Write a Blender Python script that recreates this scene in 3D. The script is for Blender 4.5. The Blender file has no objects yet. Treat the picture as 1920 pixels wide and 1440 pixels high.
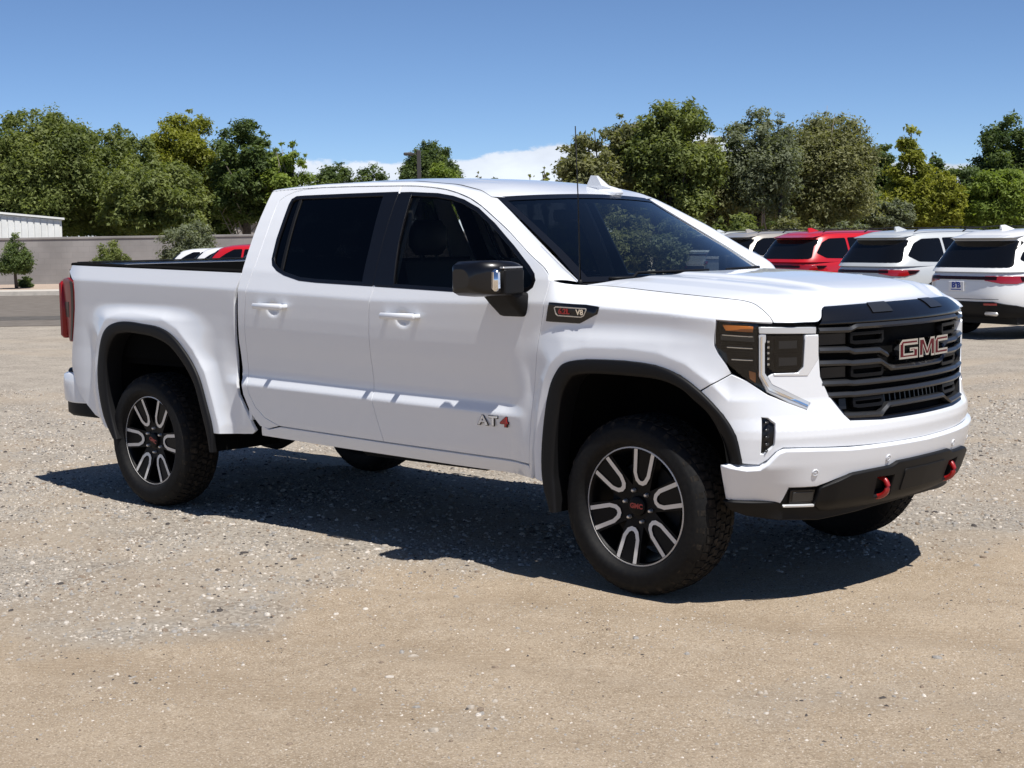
import bpy, math, random
import numpy as np
from mathutils import Matrix, Vector
from mathutils.geometry import delaunay_2d_cdt

# ---------------------------------------------------------------- camera, sky, sun, exposure
S = bpy.context.scene
COL = S.collection
CAM = np.array([4.215, -6.400, 1.642]); YAW, PITCH, ROLL, FOC = math.radians(132.382), math.radians(-5.596), math.radians(-.832), 2884.85
_f = np.array([math.cos(YAW)*math.cos(PITCH), math.sin(YAW)*math.cos(PITCH), math.sin(PITCH)])
_r = np.cross(_f, [0, 0, 1.]); _r /= np.linalg.norm(_r); _u = np.cross(_r, _f)
_cr, _sr = math.cos(ROLL), math.sin(ROLL)
_R = np.array([_cr*_r+_sr*_u, -_sr*_r+_cr*_u, -_f]).T
cd = bpy.data.cameras.new('camera'); cam = bpy.data.objects.new('camera', cd); COL.objects.link(cam)
cam.matrix_world = Matrix([list(_R[i])+[CAM[i]] for i in range(3)]+[[0, 0, 0, 1]])
cd.sensor_width = 36; cd.lens = FOC/1920*36; cd.clip_start = .1; cd.clip_end = 20000
S.camera = cam
SUN = np.array([.49, -.105, 1.]); SUN /= np.linalg.norm(SUN)
EXPOSURE = .32
sd_ = bpy.data.lights.new('sun', 'SUN'); sun = bpy.data.objects.new('sun', sd_); COL.objects.link(sun)
sd_.energy = 5.0; sd_.angle = math.radians(.53); sd_.color = (1., .965, .92)
sun.rotation_euler = Vector(SUN).to_track_quat('Z', 'Y').to_euler()
world = bpy.data.worlds.new('World'); S.world = world; world.use_nodes = True
wt = world.node_tree; wt.nodes.clear()
def wn(t, **k):
    n = wt.nodes.new(t)
    for a, b in k.items(): setattr(n, a, b)
    return n
sky = wn('ShaderNodeTexSky', sky_type='NISHITA', sun_disc=False, sun_elevation=math.asin(SUN[2]), sun_rotation=math.atan2(SUN[0], SUN[1]), altitude=1300, air_density=.6, dust_density=0., ozone_density=6.)
# low bank of cumulus along the horizon, all the way round
CLOUD = (1.27, -6.146, 8.137)
tc = wn('ShaderNodeTexCoord'); sx = wn('ShaderNodeSeparateXYZ'); wt.links.new(tc.outputs['Generated'], sx.inputs[0])
mp = wn('ShaderNodeMapping'); mp.inputs['Scale'].default_value = (1, 1, 2.2); mp.inputs['Location'].default_value = CLOUD; wt.links.new(tc.outputs['Generated'], mp.inputs[0])
nz = wn('ShaderNodeTexNoise'); nz.inputs['Scale'].default_value = 7.; nz.inputs['Detail'].default_value = 10; nz.inputs['Roughness'].default_value = .62; wt.links.new(mp.outputs[0], nz.inputs['Vector'])
n2 = wn('ShaderNodeTexNoise'); n2.inputs['Scale'].default_value = 2.6; n2.inputs['Detail'].default_value = 2; wt.links.new(mp.outputs[0], n2.inputs['Vector'])
def wmath(op, a, b=None):
    m = wn('ShaderNodeMath', operation=op)
    for i, v in enumerate((a, b)):
        if v is None: continue
        if isinstance(v, (int, float)): m.inputs[i].default_value = v
        else: wt.links.new(v, m.inputs[i])
    return m.outputs[0]
top = wmath('ADD', wmath('MULTIPLY', nz.outputs['Fac'], .075), wmath('MULTIPLY', n2.outputs['Fac'], .075))
cl = wn('ShaderNodeMapRange', interpolation_type='SMOOTHSTEP'); cl.inputs['From Min'].default_value = -.0015; cl.inputs['From Max'].default_value = .003
wt.links.new(wmath('SUBTRACT', wmath('SUBTRACT', top, .031), sx.outputs['Z']), cl.inputs['Value'])
shade = wn('ShaderNodeMapRange'); shade.inputs['From Min'].default_value = .3; shade.inputs['From Max'].default_value = .7; shade.inputs['To Min'].default_value = .62; shade.inputs['To Max'].default_value = 1.
wt.links.new(nz.outputs['Fac'], shade.inputs['Value'])
cc = wn('ShaderNodeMix', data_type='RGBA', blend_type='MULTIPLY'); cc.inputs['Factor'].default_value = 1; cc.inputs['A'].default_value = (8.6, 9.0, 9.8, 1)
wt.links.new(shade.outputs[0], cc.inputs['B'])
mx = wn('ShaderNodeMix', data_type='RGBA'); wt.links.new(wmath('MULTIPLY', cl.outputs[0], .85), mx.inputs['Factor'])
wt.links.new(sky.outputs[0], mx.inputs['A']); wt.links.new(cc.outputs['Result'], mx.inputs['B'])
bg = wn('ShaderNodeBackground'); bg.inputs['Strength'].default_value = .094; wt.links.new(mx.outputs['Result'], bg.inputs['Color'])
wo = wn('ShaderNodeOutputWorld'); wt.links.new(bg.outputs[0], wo.inputs['Surface'])
S.view_settings.view_transform = 'Standard'; S.view_settings.look = 'None'; S.view_settings.exposure = EXPOSURE; S.view_settings.gamma = 1
S.view_settings.use_curve_mapping = False
S.render.engine = 'CYCLES'; S.cycles.max_bounces = 7; S.cycles.transparent_max_bounces = 12; S.cycles.use_denoising = True

# ---------------------------------------------------------------- materials
M = {}
def mat(name, col, rough=.5, metal=0., coat=0., coat_rough=.03, spec=.5, noise=None, bump=None, trans=0., emit=None, grain=None):
    """noise=(scale, second colour, lo, hi)  bump=(scale, strength, distance)"""
    m = bpy.data.materials.new(name); m.use_nodes = True; t = m.node_tree; b = t.nodes['Principled BSDF']
    b.inputs['Base Color'].default_value = (*col, 1); b.inputs['Roughness'].default_value = rough; b.inputs['Metallic'].default_value = metal
    b.inputs['Coat Weight'].default_value = coat; b.inputs['Coat Roughness'].default_value = coat_rough; b.inputs['Specular IOR Level'].default_value = spec
    b.inputs['Transmission Weight'].default_value = trans
    if emit: b.inputs['Emission Color'].default_value = (*emit[0], 1); b.inputs['Emission Strength'].default_value = emit[1]
    if noise or bump:
        tcn = t.nodes.new('ShaderNodeTexCoord')
    if noise:
        n = t.nodes.new('ShaderNodeTexNoise'); n.inputs['Scale'].default_value = noise[0]; n.inputs['Detail'].default_value = 6; t.links.new(tcn.outputs['Object'], n.inputs['Vector'])
        r = t.nodes.new('ShaderNodeMapRange'); r.inputs['From Min'].default_value = noise[2]; r.inputs['From Max'].default_value = noise[3]; t.links.new(n.outputs['Fac'], r.inputs['Value'])
        x = t.nodes.new('ShaderNodeMix'); x.data_type = 'RGBA'; x.inputs['A'].default_value = (*col, 1); x.inputs['B'].default_value = (*noise[1], 1)
        t.links.new(r.outputs[0], x.inputs['Factor']); t.links.new(x.outputs['Result'], b.inputs['Base Color'])
    if bump:
        n = t.nodes.new('ShaderNodeTexNoise'); n.inputs['Scale'].default_value = bump[0]; n.inputs['Detail'].default_value = 5; t.links.new(tcn.outputs['Object'], n.inputs['Vector'])
        bp = t.nodes.new('ShaderNodeBump'); bp.inputs['Strength'].default_value = bump[1]; bp.inputs['Distance'].default_value = bump[2]
        t.links.new(n.outputs['Fac'], bp.inputs['Height']); t.links.new(bp.outputs[0], b.inputs['Normal'])
    M[name] = m
    return m
def glass(name, tint, ior=1.5, gloss=(1, 1, 1)):
    m = bpy.data.materials.new(name); m.use_nodes = True; t = m.node_tree; t.nodes.clear()
    o = t.nodes.new('ShaderNodeOutputMaterial'); mxn = t.nodes.new('ShaderNodeMixShader'); f = t.nodes.new('ShaderNodeFresnel'); f.inputs['IOR'].default_value = ior
    a = t.nodes.new('ShaderNodeBsdfTransparent'); a.inputs['Color'].default_value = (*tint, 1)
    g = t.nodes.new('ShaderNodeBsdfGlossy'); g.inputs['Roughness'].default_value = .008; g.inputs['Color'].default_value = (*gloss, 1)
    t.links.new(f.outputs[0], mxn.inputs[0]); t.links.new(a.outputs[0], mxn.inputs[1]); t.links.new(g.outputs[0], mxn.inputs[2]); t.links.new(mxn.outputs[0], o.inputs['Surface'])
    M[name] = m
mat('white_paint', (.73, .75, .775), .38, coat=.9, coat_rough=.02)
mat('black_gloss', (.004, .004, .005), .3, spec=.3, coat=.35, coat_rough=.03)
mat('wheel_black', (.0035, .0035, .004), .45, spec=.15)
mat('black_plastic', (.0050, .0050, .0056), .55, spec=.22)
def flat_black(name, c):
    m = bpy.data.materials.new(name); m.use_nodes = True; t = m.node_tree; t.nodes.clear(); d = t.nodes.new('ShaderNodeBsdfDiffuse'); d.inputs['Color'].default_value = (c, c, c, 1); o = t.nodes.new('ShaderNodeOutputMaterial'); t.links.new(d.outputs[0], o.inputs['Surface']); M[name] = m
flat_black('matte_black', .008); flat_black('liner', .007)
mat('dark_void', (.004, .004, .004), .9, spec=.1)
mat('gunmetal', (.068, .070, .074), .32, metal=.75)
mat('grille_dark', (.0055, .0055, .006), .35, spec=.3, coat=.15)
mat('chrome', (.78, .79, .80), .08, metal=1.)
mat('satin_silver', (.62, .60, .57), .32, metal=.75)
mat('machined', (.66, .64, .61), .32, metal=.2)
mat('rubber', (.0055, .0056, .0062), .7, spec=.2, noise=(60, (.010, .0095, .009), .4, .7), bump=(220, .2, .002))
mat('tread_rubber', (.012, .011, .010), .9, spec=.15, noise=(30, (.045, .037, .029), .45, .75))
mat('red_paint', (.30, .008, .008), .4, coat=.4)
mat('letter_red', (.085, .004, .007), .5, spec=.2)
mat('amber', (.70, .20, .02), .2, coat=.8)
mat('drl', (.55, .57, .59), .22, metal=.3, coat=.6)
mat('silver_bezel', (.72, .73, .74), .25, metal=.35, coat=.4)
mat('lamp_red', (.30, .006, .008), .18, coat=1.)
mat('tail_red', (.26, .006, .008), .35, spec=.3, coat=.15)
mat('lamp_dark', (.014, .003, .004), .3, spec=.2)
mat('interior', (.012, .012, .013), .7)
mat('interior_grey', (.16, .155, .15), .8)
mat('seat', (.028, .026, .025), .6)
mat('underbody', (.008, .008, .008), .8)
mat('white_plain', (.78, .78, .78), .5)
mat('blue_print', (.02, .05, .30), .5)
glass('windshield_glass', (.50, .56, .57), 1.52)
glass('clear_glass', (.80, .83, .82), 1.22)
glass('privacy_glass', (.022, .024, .028), 1.28)
glass('lamp_cover', (.75, .77, .78), 1.45)

# ---------------------------------------------------------------- truck body surface (metres, x forward, w = half width)
W0 = .985
PLAN = np.array([(.2,.985),(.3,.983),(.4,.974),(.48,.957),(.55,.928),(.61,.885),(.66,.833),(.71,.762),(.755,.68),(.79,.60),(.825,.49),(.85,.385),(.868,.27),(.881,.14),(.886,0.)])
def _catmull(p, n=12):
    p = np.vstack([2*p[0]-p[1], p, [p[-1][0], -p[-2][1]]])
    out = []
    for i in range(1, len(p)-2):
        t = np.linspace(0, 1, n, endpoint=False)[:, None]
        a, b, c, d = p[i-1], p[i], p[i+1], p[i+2]
        out.append(.5*((2*b)+(c-a)*t+(2*a-5*b+4*c-d)*t*t+(3*b-a-3*c+d)*t**3))
    return np.vstack(out+[p[-2][None]])
_pc = _catmull(PLAN)
_pl = np.concatenate([[0], np.cumsum(np.hypot(*np.diff(_pc, axis=0).T))])+.2
UMAX = float(_pl[-1])
def plan(u):
    u = np.asarray(u, float)
    x = np.where(u < .2, u, np.interp(u, _pl, _pc[:, 0]))
    w = np.where(u < .2, W0, np.interp(u, _pl, _pc[:, 1]))
    return x, w
def plan_n(u):
    h = .012
    x0, w0 = plan(np.asarray(u, float)-h); x1, w1 = plan(np.minimum(np.asarray(u, float)+h, UMAX))
    tx, tw = x1-x0, w1-w0
    l = np.hypot(tx, tw)
    return -tw/l, tx/l
def sstep(a, b, v):
    t = np.clip((v-a)/(b-a), 0, 1)
    return t*t*(3-2*t)
ARCH_R = np.array([(-4.07,.40),(-4.166,.534),(-4.213,.711),(-4.208,.869),(-4.162,1.006),(-4.09,1.093),(-3.971,1.131),(-3.85,1.137),(-3.721,1.129),(-3.54,1.112),(-3.397,1.06),(-3.266,.953),(-3.169,.833),(-3.105,.68),(-3.056,.54),(-3.045,.40)])
ARCH_F = np.array([(-.455,.34),(-.50,.476),(-.506,.617),(-.485,.792),(-.453,.925),(-.406,1.004),(-.351,1.046),(-.23,1.066),(-.015,1.07),(.16,1.058),(.289,1.02),(.395,.95),(.483,.859),(.535,.77),(.556,.665),(.556,.5)])
def seg_dist(px, pz, poly):
    d = np.full(np.shape(px), 9.)
    for a, b in zip(poly[:-1], poly[1:]):
        e = b-a; L = max(e@e, 1e-12)
        t = np.clip(((px-a[0])*e[0]+(pz-a[1])*e[1])/L, 0, 1)
        d = np.minimum(d, np.hypot(px-a[0]-t*e[0], pz-a[1]-t*e[1]))
    return d
def _table(k):
    k = np.array(k); z = np.arange(.3, 2.1, .002); v = np.interp(z, k[:, 0], k[:, 1])
    g = np.exp(-.5*(np.arange(-12, 13)*.002/.006)**2); g /= g.sum()
    vp = np.pad(v, 12, mode='edge')
    return z, np.convolve(vp, g, 'valid')
_up = [(1.30,.997),(1.375,.974),(1.41,.964),(1.50,.925),(1.60,.878),(1.70,.826),(1.80,.768),(1.86,.728),(1.90,.70),(2.0,.63)]
_td = _table([(.3,.86),(.45,.90),(.50,.922),(.545,.938),(.60,.948),(.70,.961),(.785,.974),(.828,.953),(.87,.950),(.95,.961),(1.03,.976),(1.10,.986),(1.17,.9915),(1.25,.9955)]+_up)
_tb = _table([(.3,.94),(.45,.955),(.50,.970),(.56,.980),(.66,.985),(.78,.984),(.9,.980),(1.02,.981),(1.15,.987),(1.25,.994)]+_up)
_tf = _table([(.3,.92),(.45,.935),(.50,.95),(.60,.965),(.75,.970),(.9,.968),(1.02,.974),(1.15,.985),(1.25,.994),(1.298,.997),(1.31,.982),(1.33,.945),(1.36,.888),(1.385,.833),(1.40,.79),(1.5,.5)])
def zc(x): return np.interp(x, [-4.8,-4.446,-2.8,-1.69,-1.0,-.48,-.17,.2,.464,.75], [1.398,1.388,1.347,1.308,1.309,1.318,1.308,1.288,1.268,1.24])
def zl(x): return .776+(-1.12-x)*.018
HANDLES = [(-2.505,1.247),(-1.465,1.219)]
def side_w(x, z):
    x = np.asarray(x, float); z = np.asarray(z, float)
    l, c = zl(x), zc(x)
    zeta = np.where(z < l, .4+(z-.4)*(.785-.4)/(l-.4), np.where(z < c, .785+(z-l)*(1.30-.785)/(c-l), 1.30+(z-c)))
    k = sstep(-3.0, -2.78, x)*(1-sstep(-.80, -.62, x))
    w = k*np.interp(zeta, *_td)+(1-k)*np.interp(zeta, *_tb)
    kf = sstep(-.50, -.30, x)
    w = w*(1-kf)+kf*np.interp(zeta, *_tf)
    for hx, hz in HANDLES:
        w = w-.021*np.exp(-(((x-hx)/.043)**2+((z-hz)/.034)**2)**1.6)
    for A in (ARCH_R, ARCH_F):
        dd = seg_dist(x, z, A)
        t = np.clip((dd-.052)/(.11+.11*sstep(.92, 1.12, z)), 0, 1)
        t = np.sqrt(t*t+.0016)-.04*(1-t); f = np.clip(1-t, 0, 1)**1.9
        tgt = 1.016+.008*sstep(.9, 1.1, z)
        w = w+np.maximum(tgt-w, 0)*f*(1-sstep(1.15, 1.25, z))
    w = w-np.clip((-4.42-x)/.36, 0, 1.5)**2*.09
    return w
def front_D(u, z):
    # relief of the nose on the plan curve
    zz = [.40,.55,.64,.70,.755,.79,.84,.92,1.245,1.28,1.305,1.33,1.36]
    dd = [-.06,-.01,.012,.026,.036,.034,.012,.0,.0,-.02,-.06,-.13,-.25]
    cen = np.interp(z, zz, dd)
    return cen
def body_D(u, z):
    x, _ = plan(u)
    s = side_w(np.minimum(x, .5), z)-W0
    k = sstep(.42, .80, u)
    return s*(1-k)+front_D(u, z)*k
def body_P(u, z, off=0.):
    u = np.asarray(u, float); z = np.asarray(z, float)
    left = u > UMAX; u = np.where(left, 2*UMAX-u, u)
    x, w = plan(u); nx, nw = plan_n(u)
    D = body_D(u, z)+off
    return np.stack(np.broadcast_arrays(x+nx*D, np.where(left, 1., -1.)*(w+nw*D), z), -1)
# ---------------------------------------------------------------- mesh helpers
def link(o, parent=None):
    COL.objects.link(o)
    if parent is not None: o.parent = parent
    return o
def tag(o, label=None, cat=None, group=None, kind=None):
    for k, v in (('label', label), ('category', cat), ('group', group), ('kind', kind)):
        if v: o[k] = v
    return o
def empty(name, loc=(0, 0, 0), rz=0.):
    o = bpy.data.objects.new(name, None); COL.objects.link(o); o.location = loc; o.rotation_euler = (0, 0, rz); o.empty_display_size = .2
    return o
def raw_mesh(name, v, f, material, normals=None, smooth=True, mats=None, fm=None):
    me = bpy.data.meshes.new(name); me.from_pydata([tuple(map(float, p)) for p in v], [], [tuple(map(int, q)) for q in f]); me.update()
    if mats:
        for m_ in mats: me.materials.append(M[m_])
        me.polygons.foreach_set('material_index', np.asarray(fm, np.int32))
    elif material: me.materials.append(M[material] if isinstance(material, str) else material)
    me.polygons.foreach_set('use_smooth', np.full(len(me.polygons), smooth))
    if normals is not None: me.normals_split_custom_set_from_vertices([tuple(map(float, n)) for n in normals])
    return me
def mobj(name, v, f, material, parent=None, normals=None, smooth=True, **k):
    return link(bpy.data.objects.new(name, raw_mesh(name, v, f, material, normals, smooth, **k)), parent)
def unit(v): return v/np.maximum(np.linalg.norm(v, axis=-1, keepdims=True), 1e-12)
def resample(pts, step, closed=True):
    p = np.asarray(pts, float); p = p[np.concatenate([[True], np.hypot(*np.diff(p, axis=0).T) > 1e-5])]
    if closed and np.hypot(*(p[0]-p[-1])) < 1e-5: p = p[:-1]
    q = np.vstack([p, p[:1]]) if closed else p; out = []
    for a, b in zip(q[:-1], q[1:]):
        n = max(1, int(math.ceil(np.hypot(*(b-a))/step)))
        out += [a+(b-a)*i/n for i in range(n)]
    if not closed: out.append(q[-1])
    return np.array(out)
def spl(pts, n=6):
    p = np.asarray(pts, float); p = np.vstack([2*p[0]-p[1], p, 2*p[-1]-p[-2]]); out = []
    for i in range(1, len(p)-2):
        t = np.linspace(0, 1, n, endpoint=False)[:, None]; a, b, c, d = p[i-1], p[i], p[i+1], p[i+2]
        out.append(.5*((2*b)+(c-a)*t+(2*a-5*b+4*c-d)*t*t+(3*b-a-3*c+d)*t**3))
    return np.vstack(out+[p[-2][None]])
def rounded(pts, r, n=4):
    p = np.asarray(pts, float); out = []
    for i in range(len(p)):
        a, b, c = p[i-1], p[i], p[(i+1) % len(p)]
        e, g = a-b, c-b; le, lg = np.linalg.norm(e), np.linalg.norm(g); k = min(r, .45*le, .45*lg)
        s, q = b+e/le*k, b+g/lg*k
        for t in np.linspace(0, 1, n+1): out.append((1-t)**2*s+2*t*(1-t)*b+t*t*q)
    return np.array(out)
def area2(p): return .5*np.sum(p[:, 0]*np.roll(p[:, 1], -1)-np.roll(p[:, 0], -1)*p[:, 1])
def inset_poly(p, d):
    s = 1 if area2(p) > 0 else -1
    a = unit(p-np.roll(p, 1, 0)); b = unit(np.roll(p, -1, 0)-p); n1 = np.stack([-a[:, 1], a[:, 0]], 1); n2 = np.stack([-b[:, 1], b[:, 0]], 1)
    m = unit(n1+n2); k = 1/np.maximum(np.sum(m*n1, 1), .45)
    return p+s*m*d*k[:, None]
def inside(px, py, poly):
    r = np.zeros(np.shape(px), bool); x0, y0 = poly[-1]
    for x1, y1 in poly:
        c = ((y0 > py) != (y1 > py))
        with np.errstate(divide='ignore', invalid='ignore'): r ^= c & (px < (x1-x0)*(py-y0)/((y1-y0) if y1 != y0 else 1e-12)+x0)
        x0, y0 = x1, y1
    return r
def panel(name, outline, P, material, parent, holes=(), step=.03, extra=None, hem=.018, inset=.0028, mir=1, lip=.0016, edge=.02, out=None):
    """A sheet-metal panel: a 2-D outline lifted onto the surface P(u, v), with rolled edges."""
    o = resample(inset_poly(resample(outline, edge), inset) if inset else outline, edge); o = resample(o, edge)
    loops = [o]+[resample(np.asarray(h, float), edge) for h in holes]
    lo, hi = o.min(0), o.max(0)
    gx, gy = np.meshgrid(np.arange(lo[0]+step/2, hi[0], step), np.arange(lo[1]+step/2, hi[1], step), indexing='ij'); g = np.stack([gx.ravel(), gy.ravel()], 1)
    if extra is not None and len(extra):
        ex = np.asarray(extra, float)
        ok = (ex > lo).all(1) & (ex < hi).all(1); ex = ex[ok]
        if len(ex):
            keep = np.ones(len(g), bool)
            for k in range(0, len(g), 400):
                keep[k:k+400] = (np.hypot(g[k:k+400, None, 0]-ex[None, :, 0], g[k:k+400, None, 1]-ex[None, :, 1]).min(1) > step*.33)
            g = np.vstack([g[keep], ex])
    ok = inside(g[:, 0], g[:, 1], o)
    for h in loops[1:]: ok &= ~inside(g[:, 0], g[:, 1], h)
    for l in loops: ok &= seg_dist(g[:, 0], g[:, 1], np.vstack([l, l[:1]])) > step*.3
    g = g[ok]
    V = np.vstack(loops+[g]); E = []; k = 0; rng = []
    for l in loops:
        E += [(k+i, k+(i+1) % len(l)) for i in range(len(l))]; rng.append((k, len(l))); k += len(l)
    vo, eo, fo, ov, oe, of = delaunay_2d_cdt([Vector(p) for p in V], E, [], 0, 1e-6)
    vo = np.array([tuple(p) for p in vo]); F = np.array([f for f in fo if len(f) == 3])
    c = vo[F].mean(1); ok = inside(c[:, 0], c[:, 1], o)
    for h in loops[1:]: ok &= ~inside(c[:, 0], c[:, 1], h)
    F = F[ok]
    mp_ = {}
    for i, l in enumerate(ov):
        for j in l: mp_[j] = i
    def lift(uv): return P(uv[:, 0], uv[:, 1])
    h = .004
    X = lift(vo); n = unit(np.cross(lift(vo+[h, 0])-lift(vo-[h, 0]), lift(vo+[0, h])-lift(vo-[0, h])))
    if out is not None and np.mean(n@np.asarray(out, float)) < 0: n = -n
    fn = np.cross(X[F[:, 1]]-X[F[:, 0]], X[F[:, 2]]-X[F[:, 0]]); bad = np.sum(fn*n[F].mean(1), 1) < 0; F[bad] = F[bad][:, ::-1]
    verts = [X]; norms = [n]; faces = [tuple(f) for f in F]; base = len(X)
    if hem:
        for li, (st, cnt) in enumerate(rng):
            idx = np.array([mp_[st+i] for i in range(cnt)])
            p = X[idx]; nn = n[idx]; t = unit(np.roll(p, -1, 0)-np.roll(p, 1, 0)); od = unit(np.cross(t, nn))
            l2 = loops[li]; sgn = 1
            cen = lift(inset_poly(l2, -.004 if li == 0 else .004))   # which way is out of the sheet
            if np.mean(np.sum((cen-p)*od, 1)) < 0: od = -od
            r1 = p+od*lip-nn*lip; r2 = r1-nn*hem
            verts += [r1, r2]; norms += [unit(od+.25*nn), od]
            for i in range(cnt):
                j = (i+1) % cnt; a, b = idx[i], idx[j]; q = [(a, b, base+j, base+i), (base+i, base+j, base+cnt+j, base+cnt+i)]
                v1 = p[j]-p[i]; v2 = r1[i]-p[i]
                flip = np.dot(np.cross(v1, v2), od[i]+nn[i]) < 0
                faces += [tuple(reversed(z)) if flip else z for z in q]
            base += 2*cnt
    verts = np.vstack(verts); norms = np.vstack(norms)
    if mir < 0:
        verts = verts*[1, -1, 1]; norms = norms*[1, -1, 1]; faces = [tuple(reversed(f)) for f in faces]
    return mobj(name, verts, faces, material, parent, norms)
def loft(name, grid, material, parent, out=(0, 0, 1), mir=1, closed=False, thick=0., smooth=True, crease=None):
    """A surface through a grid of points (rows of curves)."""
    G = np.asarray(grid, float); n, m = G.shape[:2]
    du = np.gradient(G, axis=0); dv = np.gradient(G, axis=1)
    if closed: dv = (np.roll(G, -1, 1)-np.roll(G, 1, 1))
    N = unit(np.cross(du, dv)); s = 1
    if np.mean(N@np.asarray(out, float)) < 0: N = -N; s = -1
    idx = np.arange(n*m).reshape(n, m); F = []
    for i in range(n-1):
        for j in range(m if closed else m-1):
            j2 = (j+1) % m; q = (idx[i, j], idx[i+1, j], idx[i+1, j2], idx[i, j2]); F.append(q if s > 0 else q[::-1])
    V = G.reshape(-1, 3); Nn = N.reshape(-1, 3)
    if thick:
        k = len(V); V = np.vstack([V, V-Nn*thick]); Nn = np.vstack([Nn, -Nn]); F2 = [tuple(k+i for i in f[::-1]) for f in F]
        V = np.vstack([V, V]); B = []
        loop = list(idx[0, :])+list(idx[1:, -1])+list(idx[-1, ::-1][1:])+list(idx[::-1, 0][1:-1])
        for a, b in zip(loop, loop[1:]+loop[:1]): q = (2*k+a, 2*k+b, 3*k+b, 3*k+a); B.append(q if s < 0 else q[::-1])
        ctr = V[:k].mean(0); bn = unit(V[:k]-ctr); Nn = np.vstack([Nn, bn, bn]); F = F+F2+B
    if mir < 0: V = V*[1, -1, 1]; Nn = Nn*[1, -1, 1]; F = [tuple(reversed(f)) for f in F]
    return mobj(name, V, F, material, parent, Nn if smooth else None, smooth)
class MB:
    """collects simple solids into one mesh"""
    def __init__(s): s.v = []; s.f = []
    def add(s, v, f):
        k = len(s.v); s.v += [tuple(map(float, p)) for p in v]; s.f += [tuple(i+k for i in q) for q in f]; return s
    def box(s, lo, hi, bev=0.):
        lo = np.array(lo, float); hi = np.array(hi, float); b = min(bev, .45*float((hi-lo).min()))
        if b <= 0:
            v = [(x, y, z) for x in (lo[0], hi[0]) for y in (lo[1], hi[1]) for z in (lo[2], hi[2])]
            return s.add(v, [(0, 1, 3, 2), (4, 6, 7, 5), (0, 4, 5, 1), (2, 3, 7, 6), (0, 2, 6, 4), (1, 5, 7, 3)])
        v = []; vi = {}
        for x in (0, 1):
            for y in (0, 1):
                for z in (0, 1):
                    cnr = np.where([x, y, z], hi, lo); sg = np.where([x, y, z], -1., 1.)
                    for ax in range(3):
                        o_ = sg*b; o_[ax] = 0; vi[x, y, z, ax] = len(v); v.append(cnr+o_)
        f = []
        def fc(pts): f.append(tuple(pts))
        for ax in range(3):
            a1, a2 = (ax+1) % 3, (ax+2) % 3
            for sd in (0, 1):
                q = []
                for p, r in ((0, 0), (1, 0), (1, 1), (0, 1)):
                    c_ = [0, 0, 0]; c_[ax] = sd; c_[a1] = p; c_[a2] = r; q.append(vi[c_[0], c_[1], c_[2], ax])
                fc(q if sd else q[::-1])
            for p in (0, 1):
                for r in (0, 1):
                    c0 = [0, 0, 0]; c0[a1] = p; c0[a2] = r; c1 = list(c0); c1[ax] = 1
                    q = [vi[c0[0], c0[1], c0[2], a1], vi[c1[0], c1[1], c1[2], a1], vi[c1[0], c1[1], c1[2], a2], vi[c0[0], c0[1], c0[2], a2]]
                    fc(q if p == r else q[::-1])
        for x in (0, 1):
            for y in (0, 1):
                for z in (0, 1):
                    q = [vi[x, y, z, 0], vi[x, y, z, 1], vi[x, y, z, 2]]; fc(q if (x+y+z) % 2 else q[::-1])
        return s.add(v, f)
    def prism(s, pts, fn0, fn1):
        n = len(pts); a = [fn0(p) for p in pts]; b = [fn1(p) for p in pts]
        return s.add(a+b, [tuple(range(n))[::-1], tuple(range(n, 2*n))]+[(i, (i+1) % n, n+(i+1) % n, n+i) for i in range(n)])
    def tube(s, pts, rad, n=8, cap=True):
        p = np.asarray(pts, float); r = np.broadcast_to(np.asarray(rad, float), (len(p),)); t = unit(np.gradient(p, axis=0))
        ref = np.array([0, 0, 1.]) if abs(t[0][2]) < .9 else np.array([1., 0, 0]); V = []; 
        for i in range(len(p)):
            a = np.cross(t[i], ref); a /= max(np.linalg.norm(a), 1e-9); b = np.cross(t[i], a); ref = np.cross(a, t[i]) if False else ref
            for k in range(n): w = 2*math.pi*k/n; V.append(p[i]+r[i]*(math.cos(w)*a+math.sin(w)*b))
        F = [(i*n+k, i*n+(k+1) % n, (i+1)*n+(k+1) % n, (i+1)*n+k) for i in range(len(p)-1) for k in range(n)]
        if cap: F += [tuple(range(n))[::-1], tuple((len(p)-1)*n+k for k in range(n))]
        return s.add(V, F)
    def lathe(s, prof, n=48, axis='y'):
        """profile of (radius, height along axis)"""
        V = []; m = len(prof)
        for k in range(n):
            w = 2*math.pi*k/n; c_, s_ = math.cos(w), math.sin(w)
            for r, h in prof: V.append((r*c_, h, r*s_) if axis == 'y' else (r*c_, r*s_, h))
        F = [(k*m+i, ((k+1) % n)*m+i, ((k+1) % n)*m+i+1, k*m+i+1) for k in range(n) for i in range(m-1)]
        if axis == 'z': F = [f[::-1] for f in F]; F = [f[::-1] for f in F]
        else: F = [f[::-1] for f in F]
        return s.add(V, F)
    def build(s, name, material, parent=None, smooth=False, mir=1, auto=None, **k):
        v = np.array(s.v); f = s.f
        if mir < 0: v = v*[1, -1, 1]; f = [q[::-1] for q in f]
        o = mobj(name, v, f, material, parent, None, smooth, **k)
        if auto: sharp(o.data, auto)
        return o
def sharp(me, ang):
    """smooth shading with hard edges above ang degrees"""
    import bmesh
    bm = bmesh.new(); bm.from_mesh(me); bmesh.ops.recalc_face_normals(bm, faces=bm.faces); c = math.radians(ang)
    for f in bm.faces: f.smooth = True
    for e in bm.edges: e.smooth = not (len(e.link_faces) == 2 and e.calc_face_angle(0) > c)
    bm.to_mesh(me); bm.free()
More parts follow.
